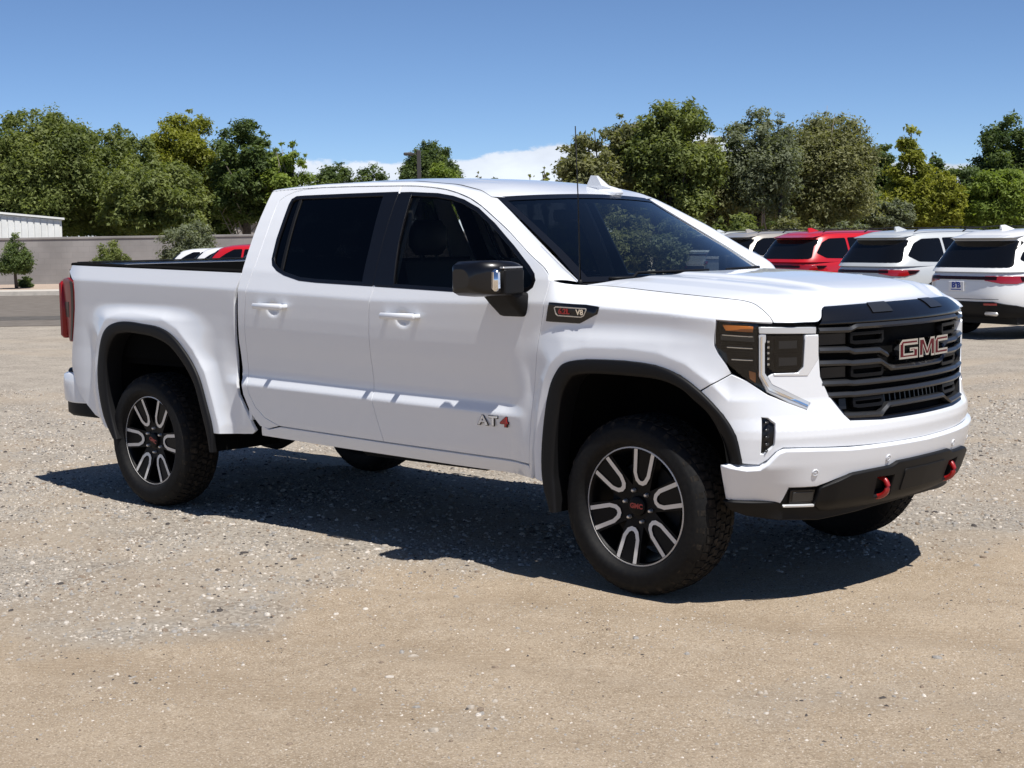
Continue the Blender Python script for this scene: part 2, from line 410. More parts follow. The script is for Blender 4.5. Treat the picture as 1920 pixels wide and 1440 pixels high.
def text_mesh(name, body, size, depth, material, parent, mtx, bold=0., xscale=1., spacing=1.):
    cu = bpy.data.curves.new(name, 'FONT'); cu.body = body; cu.size = size; cu.extrude = depth; cu.offset = bold; cu.align_x = 'CENTER'; cu.align_y = 'CENTER'; cu.space_character = spacing
    cu.resolution_u = 3
    o = bpy.data.objects.new(name, cu); COL.objects.link(o); bpy.context.view_layer.update()
    me = bpy.data.meshes.new_from_object(o.evaluated_get(bpy.context.evaluated_depsgraph_get())); bpy.data.objects.remove(o); bpy.data.curves.remove(cu)
    me.transform(Matrix(mtx) @ Matrix.Diagonal((xscale, 1, 1, 1))); me.materials.clear(); me.materials.append(M[material]); me.name = name
    return link(bpy.data.objects.new(name, me), parent)
def frame(o, xa, ya):
    xa = unit(np.asarray(xa, float)); ya = np.asarray(ya, float); za = unit(np.cross(xa, ya)); ya = np.cross(za, xa)
    return [list(r) for r in np.vstack([np.stack([xa, ya, za, np.asarray(o, float)], 1), [0, 0, 0, 1]])]
# ================================================================ the pickup truck
truck = tag(empty('pickup_truck'), 'white crew cab pickup truck with black wheel flares and dark grille on the gravel', 'pickup truck')
U2 = 2*UMAX
def BP(u, z): return body_P(u, z)
def BPo(off): return lambda u, z: body_P(u, z, off)
def full(r): r = np.asarray(r, float); l = r[::-1].copy(); l[:, 0] = U2-l[:, 0]; return np.vstack([r, l])
_xs = np.arange(-4.8, .62, .03)
ROWS = np.vstack([np.stack([_xs, zc(_xs)+q], 1) for q in (-.03, -.015, -.006, 0, .006, .015, .03)]+[np.stack([_xs, zl(_xs)+q], 1) for q in (-.02, -.008, 0, .008, .02, .036, .045, .055)])
def ring(A, d):
    a = resample(spl(A, 5), .016, closed=False); t_ = unit(np.gradient(a, axis=0)); return a+np.stack([-t_[:, 1], t_[:, 0]], 1)*d
RINGS = np.vstack([ring(A, d) for A in (ARCH_R, ARCH_F) for d in (.012, .028, .040, .047, .052, .057, .063, .072, .085)])
_a = np.linspace(0, 2*math.pi, 15)[:-1]
DISH = np.vstack([np.stack([hx+r*1.25*np.cos(_a), hz+r*np.sin(_a)], 1) for hx, hz in HANDLES for r in (.006, .014, .022, .030, .038, .048)])
SEAM_F = np.array([(-.624,.545),(-.613,.65),(-.603,.762),(-.576,.969),(-.549,1.147),(-.517,1.268),(-.499,1.37),(-.497,1.415),(-.515,1.449),(-.561,1.484),(-.667,1.541),(-.84,1.646),(-.949,1.704),(-1.097,1.778),(-1.2,1.82),(-1.306,1.85),(-1.4,1.87),(-1.506,1.884),(-1.63,1.895),(-1.754,1.90)])
SEAM_B = np.array([(-1.754,1.90),(-1.744,1.86),(-1.70,1.40),(-1.695,1.362),(-1.715,1.267),(-1.728,1.141),(-1.737,1.0),(-1.739,.86),(-1.734,.771),(-1.715,.682),(-1.682,.562)])
SEAM_R = np.array([(-1.754,1.90),(-2.137,1.908),(-2.38,1.910),(-2.50,1.906),(-2.60,1.893),(-2.665,1.87),(-2.698,1.845),(-2.703,1.81),(-2.694,1.654),(-2.698,1.491),(-2.722,1.396),(-2.744,1.297),(-2.775,1.1),(-2.79,.94),(-2.79,.85),(-2.775,.75),(-2.735,.68),(-2.66,.622),(-2.538,.582)])
WIN_F = np.array([(-1.682,1.382),(-1.125,1.364),(-.685,1.364),(-.625,1.372),(-.598,1.39),(-.590,1.42),(-.605,1.448),(-.65,1.485),(-.786,1.579),(-.963,1.689),(-1.113,1.767),(-1.239,1.812),(-1.33,1.833),(-1.45,1.850),(-1.659,1.862),(-1.732,1.863)])
WIN_R = np.array([(-1.757,1.866),(-2.107,1.867),(-2.5,1.866),(-2.565,1.864),(-2.592,1.85),(-2.597,1.82),(-2.590,1.739),(-2.585,1.624),(-2.570,1.52),(-2.550,1.487),(-2.50,1.458),(-2.43,1.434),(-2.294,1.406),(-2.15,1.397),(-1.708,1.383)])
HSEAM = spl([(-.497,1.425),(-.40,1.402),(-.2,1.392),(.095,1.371),(.392,1.351),(.54,1.340),(.610,1.329),(.645,1.309),(.670,1.283),(.688,1.250)], 4)
fend = np.vstack([SEAM_F[7::-1], [(-.63,.50), (-.50,.47)], ARCH_F[1:12], [(.382,.958)], [(.511,1.033), (.485,1.08), (.455,1.12), (.437,1.155), (.438,1.20), (.446,1.262), (.626,1.251), (.686,1.249)], HSEAM[::-1]])
BEDF = np.array([(-2.803,1.44),(-2.812,1.40),(-2.849,1.294),(-2.874,1.08),(-2.88,.874),(-2.867,.743),(-2.818,.645),(-2.77,.535)])
bed = np.vstack([BEDF, [(-2.80,.517), (-2.86,.513), (-3.05,.510)], ARCH_R[1:-1][::-1], [(-4.10,.45), (-4.22,.47), (-4.36,.53), (-4.52,.66), (-4.62,.80), (-4.634,.86), (-4.61,.975), (-4.57,1.08), (-4.532,1.195), (-4.511,1.309), (-4.512,1.380), (-4.60,1.437), (-4.573,1.478)]])
ROCK = [(-2.70,.575), (-2.64,.555), (-2.538,.577), (-2.3,.572), (-1.682,.557), (-.63,.538), (-.618,.50), (-.60,.474), (-1.185,.480), (-2.03,.495), (-2.72,.512)]
CORNER = np.vstack([SEAM_R[3:], [(-2.64,.56), (-2.715,.569), (-2.788,.647), (-2.827,.745), (-2.84,.889), (-2.84,1.05), (-2.815,1.285), (-2.803,1.45), (-2.805,1.70), (-2.800,1.90), (-2.70,1.905), (-2.60,1.908), (-2.50,1.9095)]])
LINER = np.vstack([[(-2.79,.55), (-.62,.50), (-.53,.6), (-.53,1.0), (-.40,1.10), (-.2,1.15), (.2,1.13), (.40,1.02), (.47,1.05), (.42,1.22), (.3,1.262), (0,1.28), (-.45,1.30), (-.52,1.36), (-.55,1.375)], WIN_F[2:0:-1]-[0, .02], [(-1.69,1.36)], WIN_R[-2:9:-1]-[0, .02], [(-2.64,1.5), (-2.66,1.8), (-2.79,1.88), (-2.79,1.3), (-2.82,.9)]])
for sd in (1, -1):
    K = dict(parent=truck, mir=sd); ST = .0135 if sd > 0 else .04
    panel('fender', fend, BP, 'white_paint', extra=np.vstack([ROWS, RINGS]), step=ST, **K)
    dF = panel('front_door', np.vstack([SEAM_F, SEAM_B[1:]]), BP, 'white_paint', holes=[WIN_F], extra=np.vstack([ROWS, DISH]), step=ST, **K)
    dR = panel('rear_door', np.vstack([SEAM_R, [(-1.682,.562)], SEAM_B[-2:0:-1]]), BP, 'white_paint', holes=[WIN_R], extra=np.vstack([ROWS, DISH]), step=ST, **K)
    panel('rocker_panel', ROCK, BP, 'white_paint', hem=.05, **K)
    panel('cab_corner', CORNER, BP, 'white_paint', extra=ROWS, **K)
    bs = panel('bed_side', bed, BP, 'white_paint', extra=np.vstack([ROWS, RINGS]), step=ST, inset=.001, **K)
    panel('inner_body', LINER, BPo(-.03), 'dark_void', hem=0, inset=0, step=.08, edge=.05, **K)
    # black surround of the side windows, B pillar applique
    for d_, w_, nm in ((dF, WIN_F, 'f'), (dR, WIN_R, 'r')):
        inn = inset_poly(resample(w_, .03), .014)
        panel('window_trim', inset_poly(resample(w_, .03), -.004), BPo(.0015), 'black_gloss', d_, holes=[inn], inset=0, hem=.02, step=.05, mir=sd)
    panel('pillar_cover', [(-1.7435,1.860), (-1.6965,1.384), (-1.545,1.382), (-1.60,1.60), (-1.645,1.858)], BPo(.003), 'black_gloss', dF, inset=0, hem=.01, mir=sd)
    panel('pillar_cover', [(-1.7475,1.862), (-1.7005,1.385), (-1.785,1.387), (-1.81,1.6), (-1.855,1.862)], BPo(.003), 'black_gloss', dR, inset=0, hem=.01, mir=sd)
    panel('window_glass', inset_poly(resample(WIN_F, .03), .01), BPo(-.010), 'clear_glass', dF, hem=0, inset=0, step=.06, mir=sd)
    panel('window_glass', inset_poly(resample(WIN_R, .03), .01), BPo(-.010), 'privacy_glass', dR, hem=0, inset=0, step=.06, mir=sd)
    panel('window_divider', [(-2.530,1.852), (-2.512,1.852), (-2.455,1.45), (-2.475,1.455)], BPo(-.002), 'black_plastic', dR, inset=0, hem=.02, mir=sd)
    # white A pillar and roof rail between the door seam and the windshield / roof
    lo = spl(np.vstack([SEAM_F[7:], SEAM_R[1:3], [(-2.50,1.9095), (-2.60,1.908), (-2.70,1.905), (-2.80,1.90)]]), 3)
    L0 = body_P(lo[:, 0], lo[:, 1]+.003); L0[:, 1] += .002
    t = np.concatenate([[0], np.cumsum(np.linalg.norm(np.diff(L0, axis=0), axis=1))]); t /= t[-1]
    UP = np.array([(-.435,-.815,1.405), (-.55,-.777,1.465), (-.70,-.742,1.558), (-.886,-.70,1.676), (-1.02,-.662,1.757), (-1.13,-.635,1.822), (-1.22,-.625,1.857), (-1.40,-.618,1.895), (-1.7,-.612,1.922), (-2.0,-.61,1.930), (-2.4,-.61,1.928), (-2.60,-.60,1.919), (-2.78,-.60,1.906)])
    tu = np.concatenate([[0], np.cumsum(np.linalg.norm(np.diff(UP, axis=0), axis=1))]); tu /= tu[-1]
    L1 = np.stack([np.interp(t, tu, UP[:, k]) for k in range(3)], 1)
    mid = .5*(L0+L1); bul = unit(np.stack([.35*sstep(-1.6, -.6, mid[:, 0]), np.full(len(mid), -.8), np.full(len(mid), .62)], 1))
    g = []
    for s_ in np.linspace(0, 1, 8): g.append(L0*(1-s_)+L1*s_+bul*(.020*4*s_*(1-s_))[..., None] if False else L0*(1-s_)+L1*s_+bul*(.016*4*s_*(1-s_)))
    loft('roof_rail', g, 'white_paint', truck, out=(0, -.7, .7), mir=sd, thick=.012)
    # door handles, with the sun-catching dish behind them
    for d_, (hx, hz) in ((dR, HANDLES[0]), (dF, HANDLES[1])):
        y0 = float(side_w(hx-.12, hz))
        m = MB(); m.box((hx-.128, -y0-.052, hz-.004), (hx+.128, -y0-.030, hz+.029), .008)
        for q in (-.112, .112): m.box((hx+q-.016, -y0-.034, hz+.002), (hx+q+.016, -y0+.012, hz+.024), .004)
        m.build('door_handle', 'white_paint', d_, mir=sd, auto=50)
    # wheel flares
    for A, inn in ((ARCH_R, np.array([(-4.03,.40),(-4.085,.541),(-4.121,.707),(-4.115,.875),(-4.065,.985),(-3.985,1.052),(-3.9,1.066),(-3.845,1.07),(-3.72,1.064),(-3.6,1.052),(-3.44,1.008),(-3.323,.92),(-3.21,.79),(-3.147,.628),(-3.10,.493),(-3.08,.40)])),
                   (ARCH_F, np.array([(-.42,.34),(-.428,.45),(-.434,.537),(-.418,.711),(-.377,.888),(-.331,.962),(-.285,.991),(-.166,1.004),(.044,1.003),(.19,.995),(.30,.962),(.36,.915),(.422,.856),(.479,.751),(.498,.663),(.498,.5)]))):
        if A is ARCH_F: A = np.vstack([A[:-1], [(.556,.648)]]); inn = np.vstack([inn[:-1], [(.500,.648)]])
        a = spl(A, 4); b = spl(inn, 4); rows = []
        ya = -body_P(np.minimum(a[:, 0], .5), a[:, 1])[:, 1]
        xa = body_P(a[:, 0], a[:, 1])[:, 0]; yA = -body_P(a[:, 0], a[:, 1])[:, 1]
        for s_, o_ in ((-.02, -.012), (-.015, .010), (.06, .019), (.3, .021), (.7, .020), (.93, .016), (1.0, .004), (1.0, -.10)):
            p = a+(b-a)*s_
            rows.append(np.stack([p[:, 0]+(xa-a[:, 0])*(1-max(s_, 0)), -(yA+o_), p[:, 1]], 1))
        loft('wheel_flare', rows, 'black_plastic', truck, out=(0, -1, 0), mir=sd, thick=.003)
        # wheel well
        c_ = b.copy(); cx = c_[:, 0].mean(); well = []
        for yy, sc in ((.99, 1.02), (.80, 1.04), (.52, 1.03), (.48, .85), (.47, .4), (.47, .02)):
            well.append(np.stack([cx+(c_[:, 0]-cx)*sc, np.full(len(c_), -yy), .45+(c_[:, 1]-.45)*sc], 1))
        loft('wheel_well', well, 'dark_void', truck, out=(0, -1, 0), mir=sd)
    # tail lamp
    TL = [(-4.514,1.376), (-4.513,1.309), (-4.534,1.195), (-4.607,.984), (-4.66,.982), (-4.71,1.04), (-4.75,1.15), (-4.765,1.25), (-4.765,1.34), (-4.73,1.385), (-4.60,1.40)]
    tl = panel('tail_light', TL, BPo(.004), 'tail_red', truck, inset=.003, hem=.03, lip=.004, mir=sd)
    panel('dark_edge', [(-4.520,1.372), (-4.519,1.309), (-4.540,1.195), (-4.608,.99), (-4.640,.99), (-4.580,1.195), (-4.560,1.309), (-4.565,1.375)], BPo(.0065), 'lamp_dark', tl, inset=.001, hem=.004, mir=sd)
    panel('reflector', [(-4.62,1.24), (-4.64,1.14), (-4.72,1.14), (-4.725,1.24)], BPo(.0066), 'lamp_dark', tl, inset=.001, hem=.004, mir=sd)
    mb = MB()
    ww = float(side_w(-4.70, 1.2))
    mb.box((-4.80, -ww-.002, 1.0), (-4.735, -.80, 1.375), .02); mb.build('rear_lens', 'tail_red', tl, mir=sd, auto=40)
    # black cap on the bed rail
    xs = np.linspace(-4.60, -2.80, 40); zt = np.interp(xs, [-4.6, -2.8], [1.482, 1.444])
    wt_ = side_w(xs, zt); wt_ = wt_-.002
    loft('rail_cap', [np.stack([xs, -(wt_+a_), zt+b_], 1) for a_, b_ in ((.000, -.006), (.003, .002), (-.004, .011), (-.03, .013), (-.085, .012), (-.092, .004), (-.093, -.05))], 'matte_black', truck, out=(0, -.5, 1), mir=sd)
    loft('bed_wall', [[(x_, -.865, z_) for x_ in (-4.72, -2.86)] for z_ in (.90, 1.45)], 'liner', truck, out=(0, 1, 0), mir=sd, thick=.02)
# ---- tail gate, bed, rear bumper
m = MB(); m.box((-4.80, -.80, .78), (-4.73, .80, 1.475), .02); m.box((-4.815, -.80, 1.43), (-4.74, .80, 1.487), .012)
tg = m.build('tailgate', 'white_paint', truck, auto=40)
MB().box((-4.7285, -.86, .90), (-4.722, .86, 1.47)).build('inner_panel', 'liner', tg)
MB().box((-4.80, -.78, 1.4885), (-4.73, .78, 1.496), .003).build('top_cap', 'black_plastic', tg)
MB().box((-4.72, -.86, .86), (-2.86, .86, .90)).build('bed_floor', 'liner', truck)
MB().box((-2.90, -.90, .6), (-2.86, .90, 1.45)).build('bed_front_wall', 'liner', truck)
cr = np.array([(-4.46,-.93), (-4.56,-.955), (-4.66,-.96), (-4.76,-.935), (-4.84,-.86), (-4.88,-.72), (-4.895,-.4), (-4.895,0)])
cr = np.vstack([spl(cr, 5), spl(cr, 5)[::-1][1:]*[1, -1]])
def strip(zs, offs): return [np.stack([cr[:, 0]-o_*.6, cr[:, 1]*(1+o_*.35), np.full(len(cr), z_)+np.interp(np.abs(cr[:, 1]), [0, .8, .985], [0, 0, dz])], 1) for (z_, dz), o_ in zip(zs, offs)]
rb = loft('rear_bumper', strip([(.60, -.02), (.61, -.02), (.70, 0), (.765, .0), (.78, .0)], [-.03, .0, .012, .0, -.05]), 'white_paint', truck, out=(-1, 0, 0), closed=False, thick=.004)
loft('step_pad', strip([(.785, 0), (.80, .0), (.80, .0)], [-.045, -.06, -.20]), 'black_plastic', rb, out=(0, 0, 1), thick=.004)
loft('lower_cover', strip([(.47, .03), (.50, .02), (.605, -.02)], [-.08, -.03, -.028]), 'black_plastic', rb, out=(-1, 0, 0), thick=.004)
# ---- roof
xr = np.linspace(-1.06, -2.80, 44); v = np.linspace(-1, 1, 41); g = []
zr = np.interp(xr, [-2.80, -2.74, -2.6, -2.4, -2.1, -1.96, -1.7, -1.5, -1.3, -1.15, -1.06], [1.918, 1.930, 1.943, 1.952, 1.957, 1.957, 1.948, 1.932, 1.903, 1.869, 1.842])
k5 = np.array([1, 2, 3, 2, 1.])/9; zr = np.convolve(np.pad(zr, 2, mode='edge'), k5, 'valid'); zr[0] = 1.842
edge_z = np.interp(-xr, -UP[:, 0], UP[:, 2]); edge_w = np.interp(-xr, -UP[:, 0], -UP[:, 1])
for i, x_ in enumerate(xr):
    xx = x_-np.abs(v)**2.2*.075*(1-sstep(0, .35, -1.06-x_))
    ez = np.interp(-xx, -UP[:, 0], UP[:, 2]); ew = np.interp(-x_-.05, -UP[:, 0], -UP[:, 1])
    s_ = np.abs(v)**2.6
    rib = -.0035*(sstep(.50, .54, np.abs(v))-sstep(.60, .64, np.abs(v)))*sstep(-1.35, -1.5, x_) if x_ < -1.35 else 0*v
    g.append(np.stack([xx, v*(ew+.004), zr[i]*(1-s_)+(ez+.004)*s_+rib], 1))
roof = loft('roof', g, 'white_paint', truck, out=(0, 0, 1), thick=.01)
m = MB(); fx = -1.20; fz = 1.868; fy = .30
prof = [(0.10, -.012), (.085, .012), (.02, .030), (-.035, .085), (-.075, .088), (-.085, .03), (-.10, -.006)]
n_ = len(prof); base = [(fx+p[0], 0, fz+p[1]) for p in prof]
wd = [.005, .035, .033, .008, .008, .034, .02]
m.add([(b_[0], -w_, b_[2]) for b_, w_ in zip(base, wd)]+[(b_[0], w_, b_[2]) for b_, w_ in zip(base, wd)]+[(fx+.13, 0, fz-.02), (fx-.12, 0, fz+.0)],
      [tuple(range(n_)), tuple(range(2*n_-1, n_-1, -1))]+[(i+1, i, n_+i, n_+i+1) for i in range(n_-1)])
m.box((fx-.11, -.045, fz-.03), (fx+.12, .045, fz+.008), .012); m.v = [(p[0], p[1]+fy, p[2]) for p in m.v]
m.build('fin_antenna', 'white_paint', roof, auto=60)
# ---- windshield and cowl
v = np.linspace(-1, 1, 33); g = []
for t_ in np.linspace(0, 1, 20):
    wx = np.interp(t_, [0, .17, .36, .59, .80, 1], [.805, .768, .735, .695, .657, .632]); zz_ = np.interp(t_, [0, 1], [1.405, 1.824]); xe = np.interp(t_, [0, .35, .64, 1], [-.445, -.67, -.876, -1.137])
    bow = np.interp(t_, [0, 1], [.21, .075]); g.append(np.stack([xe+bow*(1-np.abs(v)**2.1), v*wx, zz_+.018*(1-v*v)*t_], 1))
WS = np.array(g)
loft('windshield', WS, 'windshield_glass', truck, out=(.5, 0, .8))
# dark frit band round the glass
for sl in (np.s_[:2, :], np.s_[-2:, :]): loft('windshield_trim', WS[sl]+[.0015, 0, .003], 'black_gloss', truck, out=(.5, 0, .8))
for sl in (np.s_[:, :2], np.s_[:, -2:]): loft('windshield_trim', WS[sl]+[.001, 0, .002], 'black_gloss', truck, out=(.5, 0, .8))
v = np.linspace(-1, 1, 33)
cw = [np.stack([-.445+.21*(1-np.abs(v)**2.1)+dx*(1-.25*np.abs(v)**3), v*wd_, np.full(33, z_)+.008*(1-v*v)], 1) for dx, wd_, z_ in ((-.02, .80, 1.412), (.0, .805, 1.402), (.06, .815, 1.392), (.16, .82, 1.375))]
loft('cowl', cw, 'black_plastic', truck, out=(0, 0, 1), thick=.005)
for y0, y1, s0 in ((-.68, -.02, 0), (-.02, .62, 0)):
    m = MB(); ys = np.linspace(y0, y1, 12); vv = ys/.79
    def wsp(y_, t_): 
        i = t_*19; j = np.interp(y_, WS[int(i)][:, 1], np.arange(33)); return np.array([np.interp(j, np.arange(33), WS[int(i)][:, q]) for q in range(3)])
    m.tube([wsp(y_, .04+.05*(k/11))+[.012, 0, .016] for k, y_ in enumerate(ys)], .008, 6); m.tube([wsp(ys[5], .02)+[.05, 0, .012], wsp(ys[7], .04)+[.016, 0, .028], wsp(ys[6], .05)+[.014, 0, .022]], .007, 6)
    m.build('wiper', 'black_plastic', truck, smooth=True)
loft('rear_window', [[(-2.80+.0*a_, y_*(1-.10*a_), 1.47+.40*a_) for y_ in np.linspace(-.72, .72, 9)] for a_ in (0, .5, 1)], 'privacy_glass', truck, out=(-1, 0, 0))
m = MB()
for zz0, zz1, hw in ((.60, 1.47, .945), (1.87, 1.915, .60)): m.box((-2.805, -hw, zz0), (-2.78, hw, zz1))
m.build('cab_back', 'white_paint', truck)
for sd in (1, -1): MB().add([(-2.80, -.72, 1.465), (-2.80, -.935, 1.465), (-2.80, -.67, 1.90), (-2.80, -.55, 1.90), (-2.78, -.72, 1.465), (-2.78, -.935, 1.465), (-2.78, -.67, 1.90), (-2.78, -.55, 1.90)], [(0, 1, 2, 3), (7, 6, 5, 4), (0, 4, 5, 1), (1, 5, 6, 2), (2, 6, 7, 3), (3, 7, 4, 0)]).build('cab_back_pillar', 'white_paint', truck, mir=sd)
# ---- hood
def plan_x(y): return np.interp(-np.abs(y), -_pc[:, 1], _pc[:, 0])
def hood_z(x, y, w):
    a = np.abs(y)/w
    zs = np.interp(x, [-.45,-.2,.095,.392,.54,.62,.9], [1.402,1.392,1.371,1.351,1.340,1.328,1.29])
    zt = np.interp(x, [-.45,-.2,.1,.35,.55,.70,.80,.9], [1.452,1.448,1.437,1.420,1.398,1.366,1.325,1.28])
    sh = np.interp(a, [0,.28,.40,.43,.475,.52,.62,.66,.71,.85,.97,1.0], [1.,.99,.98,.965,.80,.74,.72,.70,.56,.36,.07,0.])
    return zs+(zt-zs)*sh
v = np.linspace(-1, 1, 121); tt = np.concatenate([np.linspace(0, .80, 30), np.linspace(.82, 1, 14)]); g = []
_hx = body_P(HSEAM[:, 0], HSEAM[:, 1])[::-1]
for t_ in tt: g.append(np.zeros((len(v), 3)))
for j, vv in enumerate(v):
    yf = vv*.842; xf = float(plan_x(yf)); cenk = 1-sstep(.655, .79, abs(vv))
    xb = -.445+.21*(1-abs(vv)**2.1)+.105*(1-.25*abs(vv)**3)-.03*abs(vv)**4
    xe = xf-.086*cenk-(1-cenk)*.010
    if abs(vv) > .90: xe = xe-.03*((abs(vv)-.90)/.10)**2
    for i, t_ in enumerate(tt):
        x_ = xb+(xe-xb)*t_; y_ = vv*np.interp(x_, [-.45,-.2,.1,.4,.62], [.812,.826,.834,.838,.842])
        w_ = np.interp(x_, [-.45,-.2,.1,.4,.62], [.812,.826,.834,.838,.842])
        z_ = float(hood_z(x_, y_, w_))
        d_ = max(0., 1-(xf-x_)/.17); roll = .085*d_**2.2; z_ = min(z_, z_*1.0)-roll*(.25+.75*(1-cenk))
        g[i][j] = (x_, y_, z_)
G = np.array(g)
# lip: outside the black trim the hood runs down to the lamps
lipz = np.interp(np.abs(v), [0,.655,.79,1.], [1.312,1.306,1.246,1.252])
for i, t_ in enumerate(tt):
    k = sstep(.86, 1.0, t_); G[i, :, 2] = G[i, :, 2]*(1-k)+lipz*k*1.0 if t_ > .86 else G[i, :, 2]
for _ in range(3):
    H = G.copy(); H[1:-1, 1:-1, 2] = (G[1:-1, 1:-1, 2]*2+G[:-2, 1:-1, 2]+G[2:, 1:-1, 2]+.0*G[1:-1, :-2, 2])/4; G = H
HS3 = body_P(HSEAM[:, 0], HSEAM[:, 1])+[0, .004, -.001]; HS3 = HS3[HS3[:, 0] > -.40]
hs_s = np.concatenate([[0], np.cumsum(np.linalg.norm(np.diff(HS3, axis=0), axis=1))]); hs_s /= hs_s[-1]
e_s = np.concatenate([[0], np.cumsum(np.linalg.norm(np.diff(G[:, 0], axis=0), axis=1))]); e_s /= e_s[-1]
edge = np.stack([np.interp(e_s, hs_s, HS3[:, k]) for k in range(3)], 1); kk = sstep(.80, 1., np.abs(v))[None, :, None]
dl = edge-G[:, 0]; dR_ = dl*[1, -1, 1]; G = G+kk*np.where((v < 0)[None, :, None], dl[:, None, :], dR_[:, None, :])
hood = loft('hood', G, 'white_paint', truck, out=(0, 0, 1), thick=.012)
# gloss black trim on the hood's front edge
vt = np.linspace(-.655, .655, 61); g = []
for k, (t_, dx, z_) in enumerate(((0, -.088, 1.3125), (.2, -.070, 1.306), (.4, -.048, 1.290), (.6, -.028, 1.271), (.8, -.012, 1.252), (1., -.002, 1.236), (1.0, -.012, 1.230))):
    yv = vt*.842*(1+.195*t_**.8); x_ = plan_x(yv); g.append(np.stack([x_+dx, yv, np.full(61, z_)-.006*np.abs(vt/.655)**2*(1-t_)], 1))
ht = loft('hood_trim', g, 'black_gloss', hood, out=(1, 0, .5), thick=.008)
TRIM = np.array(g)
for s0, s1 in ((14, 22), (38, 46)):
    q = TRIM[0:4, s0:s1].copy(); q += [.003, 0, .0035]; loft('trim_inlet', q, 'gunmetal', hood, out=(1, 0, .5), thick=.003)
# ---- nose: fascia, bumper, grille, lamps
fasc = [(.382,.952), (.511,1.029), (.575,1.002), (.663,.942), (.75,.905), (.842,.870), (.858,.900), (.77,.943), (.682,.986), (.664,1.018), (.684,1.030), (.798,1.026), (.830,1.056), (.834,1.192), (.900,1.192), (.898,1.141), (.909,1.010), (.950,.931), (1.020,.850), (1.055,.814), (1.25,.803), (UMAX,.802)]
fasc2 = [(UMAX,.694), (1.25,.697), (1.069,.703), (.88,.711), (.722,.718), (.69,.70), (.66,.668), (.625,.646), (.556,.652), (.556,.665), (.535,.77), (.483,.859), (.395,.945)]
fz_rows = np.array([(u_, z_) for u_ in np.arange(.4, U2-.4, .03) for z_ in (.70, .715, .73, .745, .755, .765, .78, .795, .81, .825, .84)])
VENT = np.array([(.633,.851), (.662,.848), (.694,.824), (.688,.726), (.646,.688), (.628,.688)])
def mirr(p): p = np.asarray(p, float).copy(); p[:, 0] = U2-p[:, 0]; return p[::-1]
out_f = np.vstack([fasc, mirr(fasc)[1:], mirr(fasc2), np.array(fasc2)[1:]])
fascia = panel('front_fascia', out_f, BP, 'white_paint', truck, holes=[VENT, mirr(VENT)], extra=np.vstack([fz_rows, RINGS]), step=.018, hem=.03, lip=.004)
for V_, s_ in ((VENT, 1), (mirr(VENT), -1)):
    vt_ = panel('air_vent', V_, BPo(-.018), 'grille_dark', fascia, inset=0, hem=0, step=.05)
    for k in range(5):
        p = body_P(np.array([.660 if s_ > 0 else U2-.660]), np.array([.705+k*.03]))[0]; MB().box(p-[.008, .012, .005], p+[-.002, .012, .005], .002).build('vent_slat', 'gunmetal', vt_)
# recess behind the groove and lamps
panel('inner_nose', full([(.44,1.24), (.44,1.13), (.5,1.03), (.40,.94), (.52,.80), (.55,.5), (.7,.45), (UMAX,.42)])[::1], lambda u, z: body_P(u, z, -.055), 'dark_void', truck, inset=0, hem=0, step=.06)
def bump_off(u, z): return .028-(.04+.28*(1-sstep(.60, .86, u)))*np.clip(.635-z, 0, 1)
def BB(u, z): 
    uu = np.asarray(u, float); ur = np.where(uu > UMAX, U2-uu, uu)
    return body_P(u, z, bump_off(ur, z)+.0*z)
bt = [(.470,.643), (.53,.630), (.576,.621), (.629,.624), (.660,.648), (.70,.694), (.725,.704), (.863,.699), (1.044,.689), (UMAX,.684)]
bb = [(UMAX,.597), (1.358,.594), (1.15,.588), (1.068,.584), (.974,.561), (.889,.537), (.758,.538), (.735,.462), (.65,.468), (.576,.476), (.478,.487)]
bumper = panel('front_bumper', np.vstack([bt, mirr(bt)[1:], mirr(bb), np.array(bb)[1:]]), BB, 'white_paint', truck, step=.028, hem=.05, lip=.007, inset=.004)
for u_, z_ in ((.867,.602), (1.278,.631), (U2-1.278,.631), (U2-.867,.602)):
    p = BB(np.array([u_]), np.array([z_]))[0]; q = BB(np.array([u_+.01, u_]), np.array([z_, z_+.01])); n_ = unit(np.cross(q[0]-p, q[1]-p)); ax = unit(q[0]-p)
    for nm, r0, h0, mt in (('parking_sensor', .0115, .004, 'white_plain'),):
        m = MB(); N = 20; tz = np.cross(n_, ax); ring = [(.0, .0035), (.007, .0035), (.0085, .0015), (.0105, .0015), (.0125, .005), (.0155, .003), (.016, -.002)]
        V = []
        for k in range(N):
            w_ = 2*math.pi*k/N
            for r_, h_ in ring: V.append(p+n_*h_+r_*(math.cos(w_)*ax+math.sin(w_)*tz))
        m.add(V, [(k*7+i, ((k+1) % N)*7+i, ((k+1) % N)*7+i+1, k*7+i+1) for k in range(N) for i in range(6)])
        m.build(nm, 'white_paint', bumper, smooth=True)
